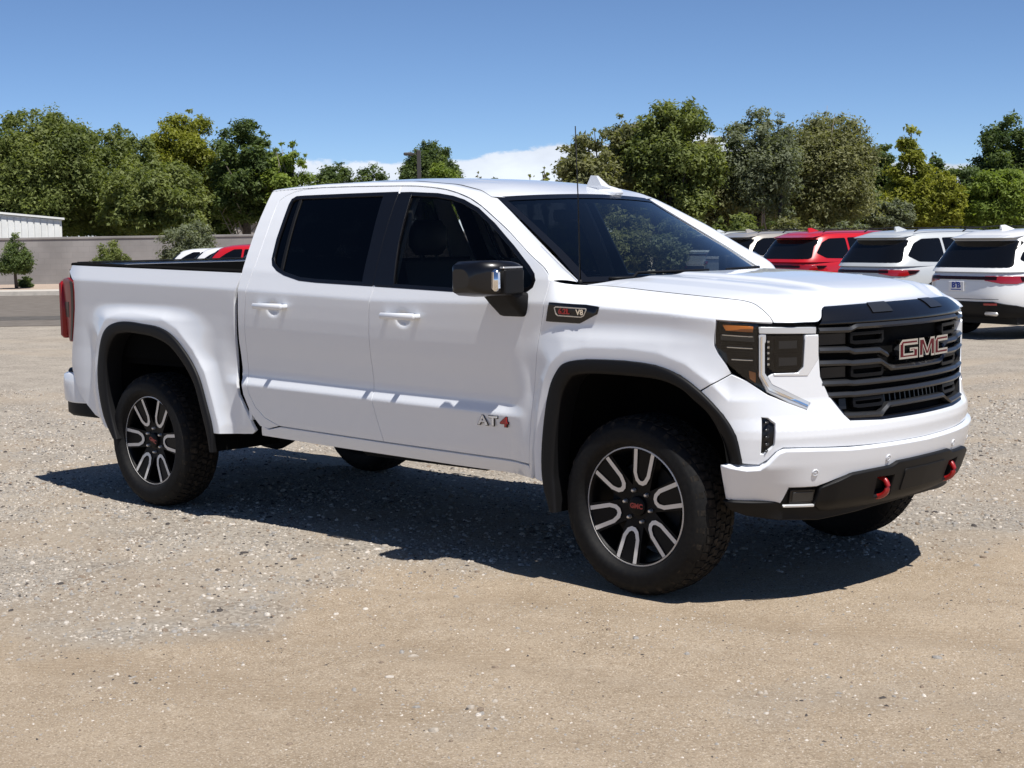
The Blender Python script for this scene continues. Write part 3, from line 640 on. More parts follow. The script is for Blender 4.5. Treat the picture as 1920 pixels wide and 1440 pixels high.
# black lower valance, skid plate, tow hooks, fog lamps
vb = [(.464,.482), (.60,.475), (.735,.470), (.76,.535), (.9,.535), (1.0,.56), (1.2,.585), (UMAX,.590)]
vb2 = [(UMAX,.405), (1.3,.398), (.943,.378), (.70,.395), (.575,.412), (.50,.44)]
val = panel('lower_valance', np.vstack([vb, mirr(vb)[1:], mirr(vb2), np.array(vb2)[1:]]), BPo(.0), 'black_plastic', truck, hem=.05, lip=.006, step=.04)
def SK(u, z):
    uu = np.asarray(u, float); ur = np.where(uu > UMAX, U2-uu, uu)
    o_ = .034+.014*sstep(.90, 1.0, ur)-.10*np.clip((.455-z)/.07, 0, 1)**1.5
    return body_P(u, z, o_)
sk = [(.893,.450), (.905,.527), (.975,.552), (1.05,.577), (1.15,.583), (1.30,.588), (1.345,.604), (UMAX,.606)]
sk2 = [(UMAX,.398), (1.40,.398), (1.10,.402), (.95,.412)]
POC = np.array([(1.205,.555), (1.330,.552), (1.335,.452), (1.215,.452)])
plate = panel('skid_plate', np.vstack([sk, mirr(sk)[1:], mirr(sk2), np.array(sk2)[1:]]), SK, 'black_plastic', truck, holes=[POC, mirr(POC)], step=.03, hem=.03, lip=.006)
panel('plate_mount', full([(1.40,.470), (1.40,.565), (UMAX,.565)])[::1].tolist()+[(U2-1.40,.470)], lambda u, z: SK(u, z)+np.array([.006, 0, 0]), 'black_plastic', plate, inset=0, hem=.006, lip=.002)
for sg in (1, -1):
    p = SK(np.array([1.268 if sg > 0 else U2-1.268]), np.array([.50]))[0]; m = MB()
    ang = np.linspace(-2.0, 2.0, 16); m.tube([(p[0]-.035+.055*math.cos(a_), p[1]+.004*a_, p[2]+.046*math.sin(a_)) for a_ in ang], .0125, 10)
    m.build('tow_hook', 'red_paint', truck, smooth=True)
    fo = np.array([(.770,.524), (.888,.521), (.892,.464), (.772,.464)]); fo = fo if sg > 0 else mirr(fo)
    fl = panel('fog_lamp', fo, BPo(.014), 'black_gloss', truck, inset=0, hem=.02)
    f2 = np.array([(.782,.514), (.880,.511), (.884,.474), (.784,.474)]); f2 = f2 if sg > 0 else mirr(f2)
    panel('fog_lens', f2, BPo(.018), 'gunmetal', fl, inset=0, hem=.006)
    st = np.array([(.738,.459), (.889,.452), (.889,.446), (.738,.453)]); st = st if sg > 0 else mirr(st)
    panel('trim_strip', st, BPo(.03), 'silver_bezel', val, inset=0, hem=.01, step=.02)
# grille
GR = full([(.904,1.232), (.900,1.141), (.911,1.010), (.952,.931), (1.022,.852), (1.058,.814), (1.25,.803), (UMAX,.802)])
grille = panel('grille', GR, BPo(-.045), 'dark_void', truck, inset=-.01, hem=0, step=.05)
def sweep(name, path, prof, material, parent):
    """bar along (u, z) path; profile of (dz, outward)"""
    p = resample(path, .02, closed=False); rows = []
    for dz, o_ in prof: rows.append(body_P(p[:, 0], p[:, 1]+dz, o_))
    rows.append(rows[0]); V = np.array(rows); n_, m_ = V.shape[:2]; mb_ = MB()
    F = [(i*m_+j, (i+1)*m_+j, (i+1)*m_+j+1, i*m_+j+1) for i in range(n_-1) for j in range(m_-1)]+[tuple(i*m_ for i in range(n_-1)), tuple(i*m_+m_-1 for i in range(n_-1))[::-1]]
    mb_.add(V.reshape(-1, 3), F)
    return mb_.build(name, material, parent, auto=28)
BAR = [(-.0145, -.03), (-.013, -.004), (-.003, .004), (.010, -.006), (.0135, -.03)]
THIN = [(-.013, -.03), (-.011, -.004), (-.001, .004), (.010, -.006), (.012, -.03)]
sweep('grille_bar', full([(.903,1.212), (1.075,1.208), (1.112,1.222), (UMAX,1.222)])[:-1] if False else full([(.903,1.210), (1.075,1.207), (1.115,1.220), (UMAX-.001,1.219)]), BAR, 'gunmetal', grille)
for sgn in (0, 1):
    p2_ = np.array([(.905,1.125), (1.07,1.120), (1.10,1.110), (1.27,1.108), (1.325,1.084)]); sweep('grille_bar', mirr(p2_) if sgn else p2_, BAR, 'gunmetal', grille)
sweep('grille_bar', full([(.907,1.068), (1.06,1.064), (1.09,1.060), (1.276,1.060), (1.35,1.024), (UMAX-.001,1.022)]), BAR, 'gunmetal', grille)
sweep('grille_bar', full([(.918,.980), (1.07,.976), (1.10,.972), (UMAX-.001,.972)]), BAR, 'gunmetal', grille)
sweep('grille_bar', full([(.952,.928), (1.08,.925), (1.10,.923), (UMAX-.001,.923)]), BAR, 'gunmetal', grille)
sweep('grille_bar', full([(1.035,.836), (1.26,.826), (1.325,.860), (UMAX-.001,.862)]), THIN, 'gunmetal', grille)
sweep('grille_frame', full([(.905,1.125), (.912,1.010), (.955,.931), (1.026,.852), (1.062,.818), (1.25,.808), (UMAX-.001,.807)]), [(-.006, -.03), (-.006, -.004), (.006, -.008), (.008, -.03)], 'black_gloss', grille)
for z0, z1, a_, b_ in ((1.140,1.192,1.085,1.305), (.995,1.045,1.09,1.305), (.862,.905,1.10,1.30)):
    for sgn in (0, 1):
        q = np.array([(a_, z0+.006), (a_+.03, z0), (b_-.01, z0), (b_, z0+.012), (b_, z1), (a_, z1)]); q = mirr(q) if sgn else q
        hole = inset_poly(q, .013)
        panel('grille_pocket', q, BPo(-.012), 'wheel_black', grille, holes=[hole], inset=0, hem=.03, step=.05)
for z0, z1 in ((1.144,1.190), (1.0,1.045), (.945,.955), (.86,.905)):
    for sgn in (0, 1):
        e0 = float(np.interp(-z0, [-1.141, -1.01, -.931, -.852], [.905, .915, .955, 1.026]))+.012
        q = np.array([(e0, z0), (1.07, z0), (1.07, z1), (e0, z1)]); q = mirr(q) if sgn else q
        if z1-z0 > .02: panel('grille_louver', q, BPo(-.028), 'grille_dark', grille, inset=0, hem=.01, step=.05)
for k in range(13):
    u_ = 1.33+k*(U2-2.66)/12
    sweep('grille_rib', [(u_, .87), (u_+.0001, .905)] if False else [(u_-.004, .885), (u_+.004, .885)], [(-.02, -.042), (-.02, -.03), (.02, -.03), (.02, -.042)], 'grille_dark', grille)
# lettered emblem on the grille: chrome blocks with a red face
def bars(polys): return [np.array(p, float) for p in polys]
LET = {'G': [(0,0),(.15,0),(.15,.052),(.082,.052),(.082,.036),(.112,.036),(.112,.026),(.038,.026),(.038,.066),(.15,.066),(.15,.094),(.022,.094),(0,.074)],
       'M': [(0,0),(.036,0),(.036,.052),(.062,.006),(.088,.006),(.114,.052),(.114,0),(.150,0),(.150,.094),(.108,.094),(.075,.040),(.042,.094),(0,.094)],
       'C': [(.0,.0),(.15,0),(.15,.028),(.038,.028),(.038,.066),(.15,.066),(.15,.094),(.022,.094),(0,.074)]}
emb = None
for ch, u0 in (('G', 1.378), ('M', 1.543), ('C', 1.700)):
    poly = np.array(LET[ch]); sc = .152/.15
    yl = -(UMAX-u0); 
    def tri(poly_, x_, m_, dep):
        vo, eo, fo, *_ = delaunay_2d_cdt([Vector(p) for p in poly_], [(i, (i+1) % len(poly_)) for i in range(len(poly_))], [], 0, 1e-7)
        vo = np.array([tuple(p) for p in vo]); F = np.array(fo); c_ = vo[F].mean(1); F = F[inside(c_[:, 0], c_[:, 1], poly_)]
        f0 = lambda p, d: (x_+d-.25*(yl+p[0]*sc)**2, yl+p[0]*sc, 1.058+p[1]*.92)
        k = len(m_.v); m_.v += [f0(p, 0) for p in vo]
        for q in F: m_.f.append(tuple(int(i)+k for i in q))
        n_ = len(poly_); m_.add([f0(p, 0) for p in poly_]+[f0(p, -dep) for p in poly_], [(i, (i+1) % n_, n_+(i+1) % n_, n_+i) for i in range(n_)])
    m = MB(); tri(poly, .905, m, .035); lt = m.build('emblem_letter', 'chrome', grille, auto=30)
    m = MB(); tri(inset_poly(poly, .0098), .9065, m, .004); m.build('letter_face', 'letter_red', lt)
# headlights
for sg in (1, -1):
    def o(p): p = np.array(p, float); return p if sg > 0 else mirr(p)
    hl = panel('headlight', o([(.449,1.256), (.626,1.246), (.893,1.234), (.893,1.196), (.84,1.19), (.836,1.05), (.80,1.02), (.69,1.02), (.69,.99), (.856,.905), (.842,.876), (.75,.91), (.663,.947), (.575,1.008), (.487,1.082), (.457,1.122), (.440,1.157), (.441,1.20)]), BPo(-.018), 'wheel_black', truck, inset=0, hem=0, step=.04)
    panel('running_light', o([(.627,1.230), (.886,1.223), (.886,1.198), (.627,1.205)]), BPo(.001), 'drl', hl, inset=.001, hem=.016, lip=.003)
    panel('running_light', o([(.627,1.199), (.655,1.199), (.655,1.17), (.650,1.16), (.650,1.035), (.682,.984), (.858,.906), (.842,.874), (.755,.908), (.664,.955), (.628,1.021)]), BPo(.0), 'drl', hl, inset=.002, hem=.016, lip=.004)
    panel('running_light_core', o([(.634,1.19), (.640,1.19), (.640,1.03), (.672,.972), (.845,.893), (.843,.886), (.668,.963), (.634,1.024)]), BPo(.003), 'chrome', hl, inset=0, hem=.006, lip=.001)
    panel('lamp_bezel', o([(.834,1.190), (.898,1.187), (.898,1.087), (.846,1.018), (.69,1.023), (.686,1.032), (.80,1.032), (.826,1.056)]), BPo(.003), 'silver_bezel', hl, inset=.002, hem=.02, lip=.003)
    panel('lamp_window', o([(.660,1.196), (.828,1.192), (.826,1.058), (.797,1.034), (.690,1.037), (.660,1.06)]), BPo(-.003), 'lamp_cover', hl, inset=.001, hem=0)
    for k, (z0, z1) in enumerate(((1.125,1.183), (1.052,1.112))):
        panel('projector', o([(.70,z0), (.815,z0), (.815,z1), (.70,z1)]), BPo(-.010), 'wheel_black', hl, holes=[o([(.715,z0+.010), (.803,z0+.010), (.803,z1-.012), (.715,z1-.012)])], inset=0, hem=.01)
        panel('projector_lens', o([(.717,z0+.012), (.801,z0+.012), (.801,z1-.014), (.717,z1-.014)]), BPo(-.013), 'gunmetal', hl, inset=0, hem=.003)
    panel('turn_signal', o([(.472,1.241), (.602,1.232), (.600,1.210), (.486,1.217)]), BPo(-.008), 'amber', hl, inset=0, hem=.008)
    panel('side_marker', o([(.585,1.044), (.612,1.036), (.612,.996), (.590,1.012)]), BPo(-.008), 'amber', hl, inset=0, hem=.008)
    for k in range(4):
        zz0 = 1.165-k*.034; l_ = .462+.030*max(0, k-1)
        panel('reflector_step', o([(l_,zz0+.012), (.606,zz0+.004), (.606,zz0+.026), (l_,zz0+.032)]), BPo(-.012), 'gunmetal' if k == 0 else 'wheel_black', hl, inset=0, hem=.006)
    for k in range(5):
        panel('led_cell', o([(.655+k*.012,1.098-k*.0), (.662+k*.012,1.098), (.662+k*.012,1.105), (.655+k*.012,1.105)]) if False else o([(.664,1.068+k*.024), (.672,1.068+k*.024), (.672,1.076+k*.024), (.664,1.076+k*.024)]), BPo(-.006), 'chrome', hl, inset=0, hem=.004, step=.02)
    for k in range(3):
        panel('chrome_rib', o([(.470+.02*k,1.196-.052*k), (.600,1.188-.05*k), (.600,1.191-.05*k), (.470+.02*k,1.199-.052*k)]), BPo(-.007), 'chrome', hl, inset=0, hem=.004, step=.03)
    panel('lamp_cover', o([(.449,1.257), (.623,1.247), (.624,1.02), (.659,.953), (.575,1.007), (.487,1.081), (.457,1.121), (.439,1.156), (.440,1.20)]), BPo(.001), 'lamp_cover', hl, inset=.001, hem=0)
mat('badge_red', (.26, .010, .012), .35, coat=.4)
# ---- mirrors, mast, badges
for sd in (1, -1):
    m = MB()
    # housing: rounded loft from inner to outer end
    secs = []
    for t_, y_, x0, x1, z0, z1 in ((0, -1.005, -.76, -.635, 1.366, 1.476), (.06, -1.013, -.775, -.615, 1.346, 1.502), (.25, -1.06, -.795, -.612, 1.342, 1.512), (.6, -1.145, -.835, -.632, 1.344, 1.518), (.88, -1.212, -.865, -.665, 1.352, 1.514), (.97, -1.238, -.865, -.71, 1.364, 1.50), (1, -1.246, -.855, -.75, 1.385, 1.478)):
        rc = rounded([(x0, z0), (x1-.004, z0+.012), (x1, z1-.03), (x1-.03, z1), (x0, z1)], .022, 4); secs.append([(p[0], y_, p[1]) for p in rc])
    S_ = np.array(secs)
    mr = loft('side_mirror', S_, 'black_gloss', truck, out=(0, -1, 0), closed=True, mir=sd, smooth=False); sharp(mr.data, 40)
    k = S_.shape[1]
    for e in (0, -1): mobj('mirror_end', S_[e]*[1, sd, 1], [tuple(range(k))], 'black_gloss', mr, None, False)
    MB().box((-.885, -1.222, 1.365), (-.828, -1.032, 1.50), .012).build('mirror_glass_frame', 'black_plastic', mr, mir=sd, auto=40)
    mb_ = MB(); mb_.box((-.695, -1.192, 1.375), (-.628, -1.146, 1.478), .014); tl_ = mb_.build('turn_lamp', 'chrome', mr, mir=sd, auto=40)
    MB().box((-.66, -1.154, 1.478), (-.6135, -1.02, 1.488), .003).build('bright_strip', 'satin_silver', mr, mir=sd)
    MB().box((-.66, -1.150, 1.36), (-.6095, -1.02, 1.476), .006).build('front_cover', 'black_plastic', mr, mir=sd)
    m = MB(); arm = [(-.70, -.965, 1.30), (-.70, -1.01, 1.31), (-.72, -1.06, 1.345), (-.74, -1.10, 1.385)]
    rows = [[(x_+dx, y_, z_+dz) for dx, dz in rounded([(-.085, -.06*f_), (.075, -.06*f_), (.095, .0), (.085, .062*f_), (-.07, .062*f_)], .02, 3)] for (x_, y_, z_), f_ in zip(arm, (1.0, .95, .6, .35))]
    loft('mirror_arm', rows, 'black_plastic', mr, out=(0, -1, 0), closed=True, mir=sd)
    if sd < 0: mr.scale = (1, .5, 1); mr.location = (-.03, .49, 0)      # far mirror folded in
    # badge behind the front wheel
    P0 = body_P(np.array([-.86]), np.array([.732]), .006)[0]; px = body_P(np.array([-.76]), np.array([.732]), .006)[0]-P0
    if sd > 0:
        b1 = text_mesh('door_badge', 'AT', .064, .004, 'silver_bezel', truck, frame(P0+[-.040, 0, .0], px, (.18, 0, 1)), .0012, 1.45, 1.22)
        text_mesh('badge_edge', 'AT', .064, .0015, 'black_gloss', b1, frame(P0+[-.040, .0012, .0], px, (.18, 0, 1)), .0042, 1.45, 1.22); text_mesh('badge_edge', '4', .064, .0015, 'black_gloss', b1, frame(P0+[.070, .0012, .0], px, (.18, 0, 1)), .0042, 1.6)
        text_mesh('badge_numeral', '4', .064, .0045, 'badge_red', b1, frame(P0+[.070, 0, .0], px, (.18, 0, 1)), .0012, 1.6)
    fb = panel('fender_badge', [(-.494,1.234), (-.472,1.318), (-.255,1.314), (-.178,1.305), (-.190,1.275), (-.295,1.230)], BPo(.007), 'black_gloss', truck, hem=.012, inset=0, lip=.004, mir=sd)
    fr = np.array([(-.44,1.296), (-.43,1.302), (-.25,1.297), (-.245,1.29), (-.262,1.262), (-.28,1.254), (-.42,1.258), (-.432,1.266)])
    panel('badge_frame', fr, BPo(.0085), 'satin_silver', fb, holes=[inset_poly(fr, .004)], inset=0, hem=.002, lip=.0005, mir=sd)
    if sd > 0:
        P0 = body_P(np.array([-.34]), np.array([1.278]), .010)[0]
        text_mesh('badge_text', '6.2L', .034, .001, 'red_paint', fb, frame(P0+[-.040, 0, .001], (1, 0, 0), (0, 0, 1)), .0012, 1.15)
        text_mesh('badge_text', 'V8', .034, .001, 'chrome', fb, frame(P0+[.055, 0, -.001], (1, 0, 0), (0, 0, 1)), .0012, 1.15)
m = MB(); m.tube([(-.42, -.835, 1.39), (-.42, -.835, 1.42)], .012, 8); m.tube([(-.42, -.835, 1.41), (-.43, -.833, 1.80), (-.445, -.83, 2.135)], [.0036, .003, .0026], 6)
m.build('mast_antenna', 'black_plastic', truck, smooth=True)
# ---- cabin
cabn = MB().box((-2.78, -.90, .62), (-.55, .90, .66)).build('cabin_floor', 'interior', truck)
xs = np.linspace(-.9, .9, 13); g = []
for dx, z_ in ((-.95, .80), (-.98, 1.20), (-.95, 1.30), (-.86, 1.345), (-.60, 1.375), (-.42, 1.385)): g.append([(dx+.06*(1-(y_/.9)**2), y_*.93, z_) for y_ in xs])
loft('dashboard', g, 'interior', truck, out=(-.5, 0, .8), thick=.02)
m = MB(); m.box((-.99, -.16, 1.20), (-.90, .16, 1.36), .02); m.build('center_screen', 'black_gloss', truck, auto=40)
m = MB(); a_ = np.linspace(0, 2*math.pi, 33); m.tube([(-1.13+.10*math.sin(w_)*.9-.0, .40+.185*math.cos(w_), 1.20+.165*math.sin(w_)) for w_ in a_], .016, 8, cap=False)
m.box((-1.15, .33, 1.15), (-1.11, .47, 1.24), .02); m.box((-1.14, .23, 1.185), (-1.12, .57, 1.21), .005); m.tube([(-1.12, .40, 1.19), (-.90, .40, 1.10)], .035, 8)
m.build('steering_wheel', 'interior', truck, smooth=True)
def seat(x_, y_, w_, nm='seat'):
    m = MB(); m.box((x_-.10, y_-w_, .78), (x_+.42, y_+w_, .95), .05)
    bk = [(x_-.06, .92), (x_-.22, 1.50), (x_-.34, 1.49), (x_-.20, .86)]
    n_ = len(bk); m.add([(p[0], y_-w_, p[1]) for p in bk]+[(p[0], y_+w_, p[1]) for p in bk], [(0, 1, 2, 3), (7, 6, 5, 4)]+[(i, 4+i, 4+(i+1) % 4, (i+1) % 4) for i in range(4)])
    m.box((x_-.36, y_-.14, 1.53), (x_-.24, y_+.14, 1.72), .05); m.tube([(x_-.29, y_-.06, 1.44), (x_-.30, y_-.06, 1.56)], .008, 6); m.tube([(x_-.29, y_+.06, 1.44), (x_-.30, y_+.06, 1.56)], .008, 6)
    m.box((x_-.12, y_-.05, .66), (x_+.35, y_+.05, .79))
    m.build(nm, 'seat', truck, auto=45)
seat(-1.55, -.42, .26); seat(-1.55, .42, .26); seat(-2.42, -.45, .28); seat(-2.42, .0, .15); seat(-2.42, .45, .28)
MB().box((-1.75, -.12, .66), (-1.0, .12, 1.0), .03).build('center_console', 'interior', truck, auto=40)
for sd in (1, -1):
    panel('inner_pillar', [(-1.755,1.86), (-1.70,1.36), (-1.60,1.36), (-1.655,1.86)], BPo(-.055), 'interior_grey', truck, inset=0, hem=.02, mir=sd)
    panel('inner_door', [(-2.70,.66), (-2.70,1.37), (-.60,1.35), (-.62,.66)], BPo(-.075), 'interior', truck, inset=0, hem=.0, step=.1, mir=sd)
v = np.linspace(-1, 1, 15)
loft('headliner', [np.stack([np.full(15, x_), v*.60, np.full(15, z_)-.02*v*v], 1) for x_, z_ in ((-1.14, 1.80), (-1.4, 1.865), (-1.9, 1.90), (-2.7, 1.88))], 'interior', truck, out=(0, 0, -1))
MB().box((-1.22, -.11, 1.70), (-1.19, .11, 1.765), .02).build('rear_view_mirror', 'interior', truck, auto=40)
# ---- chassis
m = MB(); m.box((-2.75, -.84, .50), (-.60, .84, .60), .03); m.box((-4.70, -.52, .52), (-2.7, -.40, .66), .01); m.box((-4.70, .40, .52), (-2.7, .52, .66), .01); m.box((-.6, -.46, .50), (.62, .46, .80), .03); m.box((-4.6, -.42, .62), (-2.8, .42, .84), .02)
m.box((-2.6, -.35, .34), (-1.5, .10, .50), .06); m.tube([(-2.7, .35, .42), (-1.9, .35, .42)], .10, 12)
m.tube([(-3.745, -.80, .41), (-3.745, .80, .41)], .06, 12); m.tube([(0, -.80, .41), (0, .80, .41)], .05, 12); q = MB(); q.lathe([(0.001, -.14), (.14, -.1), (.17, 0), (.14, .1), (.001, .14)], 16); m.add([(x_-3.745, y_, z_+.41) for x_, y_, z_ in q.v], q.f)
m.build('chassis', 'underbody', truck, auto=40)
# ---- wheels
def make_wheel(rot):
    RT, RW = .418, .267
    m = MB(); m.lathe([(.255, .10), (.262, -.06), (.258, -.085), (.268, -.092), (.268, -.100), (.262, -.104), (.256, -.098), (.250, -.082), (.246, -.02), (.246, .10), (.255, .10)], 72)
    wh = m.build('wheel', 'wheel_black', truck, auto=40)
    m = MB(); m.lathe([(.2615, -.1035), (.2615, -.1060), (.2675, -.1040), (.2675, -.1015)], 72); m.build('rim_ring', 'machined', wh, auto=40)
    K_ = .964
    m = MB(); m.lathe([(.255, .105), (.266, .120), (.30*K_, .138), (.35*K_, .138), (.380*K_, .128), (.394*K_, .116), (.405*K_, .098), (.410*K_, .07), (.411*K_, 0), (.410*K_, -.07), (.405*K_, -.098), (.394*K_, -.116), (.380*K_, -.128), (.370*K_, -.134), (.367*K_, -.1365), (.35*K_, -.139), (.33*K_, -.140), (.318*K_, -.141), (.302*K_, -.137), (.281, -.124), (.274, -.110), (.2685, -.103), (.262, -.095)], 96)
    tyre = m.build('tyre', 'rubber', wh, auto=50)
    m = MB(); rg = random.Random(5)
    N = 62
    for k in range(N):
        for row, (y0, y1, sh) in enumerate(((-.098, -.060, 0), (-.053, -.020, .5), (-.015, .015, .2), (.020, .053, .7), (.060, .098, .4))):
            a0 = 2*math.pi*(k+sh)/N; da = 2*math.pi/N*.78; lug = .0 if row not in (0, 4) else .006*(k % 2)
            sk_ = .012*(1 if row % 2 else -1)
            V = []
            for rr, sh_ in ((.398, 0), (RT, .0015)):
                for a1, y_ in ((a0, y0+lug), (a0+da, y0+lug+sk_*.4), (a0+da+sk_, y1), (a0+sk_, y1-sk_*.3)):
                    r2 = rr*K_-.0095*max(0, (abs(y_)-.068)/.03)**1.5; V.append((r2*math.cos(a1), y_, r2*math.sin(a1)))
            m.add(V, [(4, 5, 6, 7), (0, 1, 5, 4), (1, 2, 6, 5), (2, 3, 7, 6), (3, 0, 4, 7)])
            if row in (0, 4):
                s_ = -1 if row == 0 else 1; V = []
                for rr, yy in ((.372*K_, .132), (.400*K_, .110)):
                    for a1 in (a0+da*.1, a0+da*.9):
                        for e_ in (0, .002): V.append((rr*math.cos(a1), s_*(yy+e_), rr*math.sin(a1)))
                if k % 2 == 0: m.add(V, [(1, 5, 7, 3), (0, 4, 5, 1), (2, 3, 7, 6), (0, 1, 3, 2), (4, 6, 7, 5)])
    o_ = m.build('tread', 'tread_rubber', tyre); o_['kind'] = 'stuff'; sharp(o_.data, 20)
    # six forked spokes
    m = MB()
    U = np.array([(.258,.057), (.145,.046), (.111,.030), (.098,.011), (.098,-.011), (.111,-.030), (.145,-.046), (.258,-.057)])
    fill = [(.257,.070), (.15,.055), (.06,.045), (.06,-.045), (.15,-.055), (.257,-.070)]
    for k in range(6):
        a_ = rot+k*math.pi/3; c_, s_ = math.cos(a_), math.sin(a_)
        T_ = lambda r_, t_, y_: (r_*c_-t_*s_, y_, r_*s_+t_*c_)
        depth = lambda r_: -.100+.022*np.interp(r_, [.06, .12, .2, .26], [1., .55, .15, 0.])
        m = MB()
        oo = inset_poly(U[::1], -.0), 
        inn = np.array([(.258,.038), (.150,.028), (.126,.017), (.117,.006), (.117,-.006), (.126,-.017), (.150,-.028), (.258,-.038)])
        n_ = len(U)
        V = [T_(r_, t_, depth(r_)-.001) for r_, t_ in U]+[T_(r_, t_, depth(r_)-.001) for r_, t_ in inn]+[T_(r_, t_*1.04, depth(r_)+.02) for r_, t_ in U]+[T_(r_, t_*.95, depth(r_)+.02) for r_, t_ in inn]
        F = []
        for i in range(n_-1): F += [(i, i+1, n_+i+1, n_+i), (i, 2*n_+i, 2*n_+i+1, i+1), (n_+i, n_+i+1, 3*n_+i+1, 3*n_+i)]
        m.add(V, F); sp = m.build('spoke', None, wh, smooth=False, mats=['machined', 'wheel_black'], fm=[0 if i % 3 == 0 else 1 for i in range(len(F))]); sharp(sp.data, 30)
        m = MB(); V = [T_(r_, t_, depth(r_)+.004) for r_, t_ in fill]+[T_(r_, t_, depth(r_)+.05) for r_, t_ in fill]
        m.add(V, [tuple(range(6))]+[(i, (i+1) % 6, 6+(i+1) % 6, 6+i) for i in range(6)])
        m.build('spoke_back', 'wheel_black', sp, auto=30)
        m = MB(); b_ = a_+math.pi/6; q = MB(); q.lathe([(.0001, -.012), (.005, -.012), (.0085, -.008), (.010, .01)], 8)
        m.add([(x_+.072*math.cos(b_), y_-.083, z_+.072*math.sin(b_)) for x_, y_, z_ in q.v], q.f); m.build('lug_nut', 'satin_silver', wh, auto=40)
    m = MB(); m.lathe([(.0001, -.092), (.036, -.092), (.043, -.088), (.046, -.075), (.085, -.072), (.095, -.06), (.10, -.02)], 40); cp = m.build('center_cap', 'wheel_black', wh, auto=35)
    text_mesh('cap_text', 'GMC', .030, .0006, 'red_paint', cp, frame((0, -.0926, 0), (math.cos(rot-1.38), 0, math.sin(rot-1.38)), (-math.sin(rot-1.38), 0, math.cos(rot-1.38))), .0014, 1.05)
    m = MB(); m.lathe([(.0001, -.015), (.19, -.015), (.19, .015), (.0001, .015)], 40); m.build('brake_disc', 'underbody', wh, auto=40)
    return wh
def copy_tree(o_, parent=None):
    c_ = o_.copy(); COL.objects.link(c_)
    if parent is not None: c_.parent = parent
    for ch in list(o_.children): copy_tree(ch, c_)
    return c_
w0 = make_wheel(math.radians(78)); wheels = [w0]+[copy_tree(w0, truck) for _ in range(3)]
for w_, (x_, y_, s_, r_) in zip(wheels, ((0, -.868, 1, 0), (-3.745, -.868, 1, 0), (0, .868, -1, .3), (-3.745, .868, -1, .5))):
    w_.scale = (1.02, 1, 1.02); w_.location = (x_, y_, .407); w_.rotation_euler = (0, r_ if s_ > 0 else r_, 0 if s_ > 0 else math.pi)
wheels[1].rotation_euler = (0, math.radians(18), 0)
# ================================================================ the place
_fh = np.array([math.cos(YAW), math.sin(YAW)]); _rh = np.array([math.sin(YAW), -math.cos(YAW)])
def spot(px, d, z=0.):
    """ground point at distance d in front of the camera, px across the 1920-wide frame"""
    p = CAM[:2]+d*(_fh+(px-960)/FOC*_rh); return np.array([p[0], p[1], z])
def height(px, py, d): return CAM[2]+(437.4+(960-px)*.0145-py)/FOC*d
AX = math.atan2(_rh[1], _rh[0])      # heading of the picture's left-right axis
rng = np.random.default_rng(11)
def vnoise(x, y, s, seed=0):
    """cheap smooth value noise"""
    x = np.asarray(x, float)/s; y = np.asarray(y, float)/s; xi = np.floor(x).astype(int); yi = np.floor(y).astype(int); fx = x-xi; fy = y-yi
    fx = fx*fx*(3-2*fx); fy = fy*fy*(3-2*fy)
    def h(a, b):
        v_ = np.sin((a*127.1+b*311.7+seed*74.7))*43758.5453; return v_-np.floor(v_)
    return (h(xi, yi)*(1-fx)+h(xi+1, yi)*fx)*(1-fy)+(h(xi, yi+1)*(1-fx)+h(xi+1, yi+1)*fx)*fy
def fbm(x, y, s, seed=0): return (vnoise(x, y, s, seed)+.5*vnoise(x, y, s*.47, seed+3)+.25*vnoise(x, y, s*.21, seed+7))/1.75
BND = np.array([(-9., -7.5), (-1.9, -3.25), (-1.12, -2.85), (-.95, -2.2), (-.75, -1.5), (-.2, -.95), (.58, .68), (1.1, 1.12), (3.5, 2.6), (9, 6)])
def gravel(x, y):
    """0 bare dirt .. 1 gravel: gravel lies beyond a ragged line along the near side of the truck"""
    x = np.asarray(x, float); y = np.asarray(y, float)
    d = (x-CAM[0])*_fh[0]+(y-CAM[1])*_fh[1]; l = (x-CAM[0])*_rh[0]+(y-CAM[1])*_rh[1]
    bd = (BND-CAM[:2])@_fh; bl = (BND-CAM[:2])@_rh; o_ = np.argsort(bl)
    e = d-np.interp(l, bl[o_], bd[o_])
    n_ = fbm(x, y, 1.3, 1)-.5
    g_ = sstep(-.35, .40, e+n_*1.7)
    g_ = g_*(.55+.45*sstep(.36, .60, fbm(x, y, .9, 5)))
    return np.clip(g_+.30*sstep(.58, .75, fbm(x, y, .7, 9)), 0, 1)
def relief(x, y):
    near = np.exp(-((x-.5)**2+(y+1.5)**2)/260)
    r_ = (fbm(x, y, .55, 21)-.5)*.016+(fbm(x, y, .16, 22)-.5)*.007
    # two old wheel tracks curving through the dirt in front of the truck
    for c0 in (-2.15, -1.2, 1.9):
        yy = y-(c0+.30*x+.02*x*x); r_ = r_-.015*np.exp(-(yy/.15)**2)+.006*np.exp(-((np.abs(yy)-.27)/.09)**2)*(1-gravel(x, y))
    pad = np.ones_like(x)
    for wx in (0, -3.745):
        for wy in (-.868, .868): pad = np.minimum(pad, sstep(.12, .4, np.hypot(x-wx, (y-wy)*1.2)))
    return near*r_*pad-.004
def track(x, y):
    t_ = 0
    for c0 in (-2.95, -2.15, -1.2, 1.9, 2.75): t_ = t_+np.exp(-((y-(c0+.30*x+.02*x*x))/(.13+.05*fbm(x, y, 1.1, 31)))**4)*sstep(.30, .55, fbm(x, y, .8, 33))
    return np.clip(t_, 0, 1)*(1-gravel(x, y))
